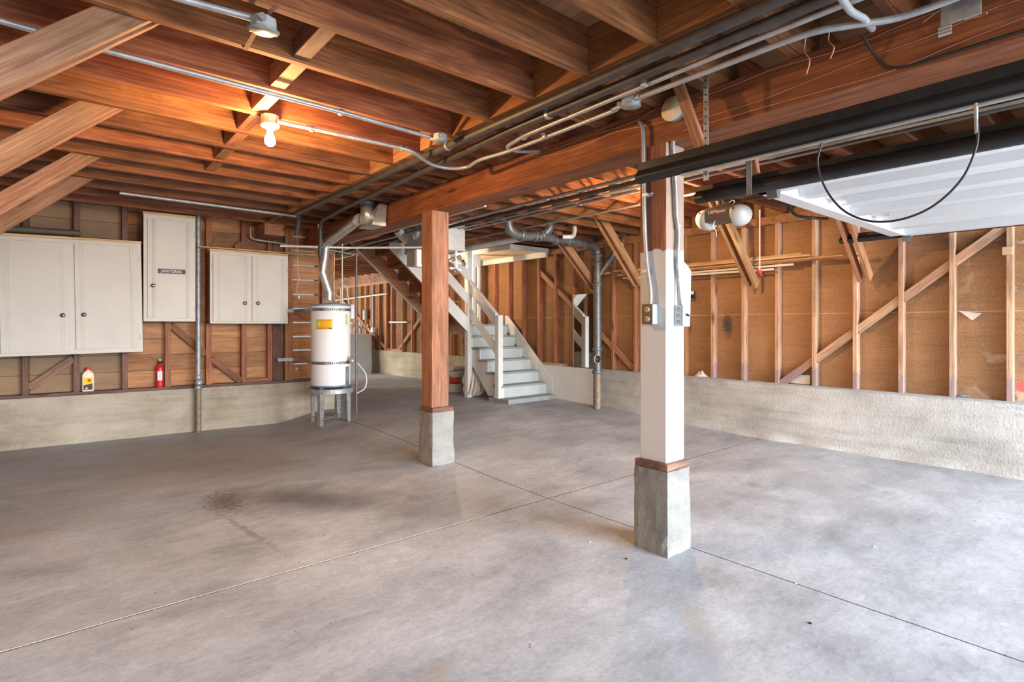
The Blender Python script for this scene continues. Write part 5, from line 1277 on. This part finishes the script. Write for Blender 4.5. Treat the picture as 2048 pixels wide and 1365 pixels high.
# ------------------------------------------------------------------ loose wires stapled along the beam
rnd = random.Random(12)
def wire(pts, r, m, lab, jit=.006, n=5):
    P = []
    for i in range(len(pts)-1):
        a, c = Vector(pts[i]), Vector(pts[i+1])
        k = max(1, int((c-a).length/.16))
        for j in range(k): P.append(a.lerp(c, j/k)+Vector((0, 0, rnd.uniform(-jit, jit) if (i or j) else 0)))
    P.append(Vector(pts[-1]))
    b = MB(); b.tube(smooth_path(P, n), r, 5); return tag(b.build('loose_wire', m), lab, 'wire', 'loose wires on the beam')
fx = 2.686
wire([(fx, 4.6, 2.545), (fx, 3.6, 2.535), (fx, 3.2, 2.50), (fx, 2.9, 2.505), (fx, 2.4, 2.52), (fx, 2.1, 2.515), (fx, 1.9, 2.54)], .0022, 'copper_wire', 'coppery wire along the upper edge of the beam between the two posts')
wire([(fx, 3.4, 2.53), (fx, 2.95, 2.515), (fx, 2.75, 2.47), (fx, 2.3, 2.475), (fx, 2.2, 2.50), (fx, 1.95, 2.46), (fx, 1.8, 2.46), (fx, 1.6, 2.47)], .0022, 'copper_wire', 'coppery wire sagging down the beam face left of the white post', .010)
wire([(fx, 1.62, 2.52), (fx, 1.2, 2.53), (fx, .9, 2.52), (fx, .7, 2.535), (fx, .3, 2.53), (fx, -.6, 2.53)], .0024, 'copper_wire', 'pinkish wire near the top of the beam right of the strut')
wire([(fx, 1.7, 2.40), (fx, 1.3, 2.41), (fx, 1.0, 2.43), (fx, .8, 2.44), (fx, .4, 2.47), (fx, -.6, 2.49)], .0024, 'copper_wire', 'pinkish wire across the middle of the beam right of the strut', .010)
wire([(fx, 1.72, 2.37), (fx, 1.3, 2.365), (fx, 1.0, 2.36), (fx, .75, 2.36), (fx, .3, 2.40), (fx, -.6, 2.44)], .0024, 'copper_wire', 'pinkish wire near the lower edge of the beam right of the strut')
b = MB(); b.tube(smooth_path([(2.62, .82, 2.52), (2.66, .80, 2.46), (fx, .77, 2.40), (fx, .74, 2.37), (fx, .68, 2.355), (fx, .55, 2.355), (fx, .2, 2.36), (fx, -1, 2.37)], 6), .006, 8); tag(b.build('black_cable', 'black_plastic'), 'black cable dropping down the beam and following its lower edge to the right', 'cable')
for i, (x, y, z, l) in enumerate(((2.46, .98, 2.53, .16), (2.50, .90, 2.54, .12))):
    b = MB(); b.tube(smooth_path([(x, y, z), (x+.02, y+.015, z-l*.35), (x+.01, y-.01, z-l*.7), (x+.025, y+.01, z-l)], 6), .0025, 6)
    tag(b.build('dangling_wire', 'copper_wire'), ['longer', 'shorter'][i]+' loose wire end dangling over the conduits at the top right', 'wire')
b = MB(); b.tube(smooth_path([(2.66, .62, 2.50), (2.65, .56, 2.52), (2.64, .50, 2.50), (2.65, .50, 2.46), (2.66, .44, 2.45), (2.63, .42, 2.44)], 6), .003, 6); tag(b.build('dangling_wire', 'copper_wire'), 'curled wire end beside the metal plate on the beam', 'wire')

# small bits of grit on the slab
rnd = random.Random(21)
for i, (px_, py_, mm) in enumerate((((2.881, 1.197, 0), .006, 'paper'), ((2.491, 2.221, 0), .006, 'paper'), ((3.709, 1.101, 0), .007, 'paper'), ((2.465, 1.929, 0), .008, 'black_plastic'), ((2.542, 0.997, 0), .008, 'black_plastic'))):
    b = MB(); x, y, _ = px_; b.lathe((0, 0, 0), [(py_*.8, 0), (py_, py_*.4), (py_*.4, py_*.8)], 2, 7, False)
    o = b.build('debris_chip', mm); o.location = (x, y, 0); tag(o, ['white chip lying on the floor joint right of the white post', 'tiny white chip on the slab left of the white post', 'white chip on the slab far right of the white post', 'small dark chip on the slab in front of the white post', 'small dark chip on the slab right of the floor joint'][i], 'debris')
# ------------------------------------------------------------------ light
w = bpy.data.worlds.new('sky'); scene.world = w; w.use_nodes = True
bg = w.node_tree.nodes['Background']; bg.inputs[0].default_value = (.80, .90, 1, 1); bg.inputs[1].default_value = 1.2
def area(name, loc, rot, sx, sy, power, col):
    l = bpy.data.lights.new(name, 'AREA'); l.shape = 'RECTANGLE'; l.size = sx; l.size_y = sy; l.energy = power; l.color = col
    o = bpy.data.objects.new(name, l); COL.objects.link(o); o.location = loc; o.rotation_euler = rot; return o
# daylight arriving through the two open garage doors, and through the rear door far back
# sky light slants in under the door heads; the sunlit driveway throws a weaker light upward
area('sky_left_door', (.6, -7.5, 3.0), (R(83), 0, 0), 4.5, 2.0, 620, (.78, .89, 1))
area('sky_right_door', (5.2, -7.5, 3.0), (R(83), 0, R(8)), 4.0, 2.0, 1150, (.86, .93, 1))
area('driveway_bounce', (4.9, -4.6, .9), (R(93), 0, R(8)), 3.6, 1.4, 250, (.93, .96, 1))
area('daylight_rear_door', (3.3, 13.5, 1.3), (R(90), 0, R(-90)), 3, 2.0, 110, (1, .93, .82))
def lamp(name, loc, power, col=(1, .62, .30), r=.03):
    l = bpy.data.lights.new(name, 'POINT'); l.energy = power; l.color = col; l.shadow_soft_size = r
    o = bpy.data.objects.new(name, l); COL.objects.link(o); o.location = loc; return o
lamp('bare_bulb_light', (1.035, 3.40, 2.33), 58, (1, .54, .20))
lamp('rear_bulb_light', (4.33, 3.02, 2.33), 48, (1, .60, .28))
lamp('added_stair_light', (5.10, 7.80, 2.17), 30, (1, .75, .48))  # lamp of the added stairwell bulb, lights the soffit
scene.view_settings.view_transform = 'Standard'; scene.view_settings.look = 'None'
scene.view_settings.exposure = 0.85; scene.view_settings.gamma = 1
scene.view_settings.use_curve_mapping = False
scene.cycles.max_bounces = 7; scene.cycles.diffuse_bounces = 5
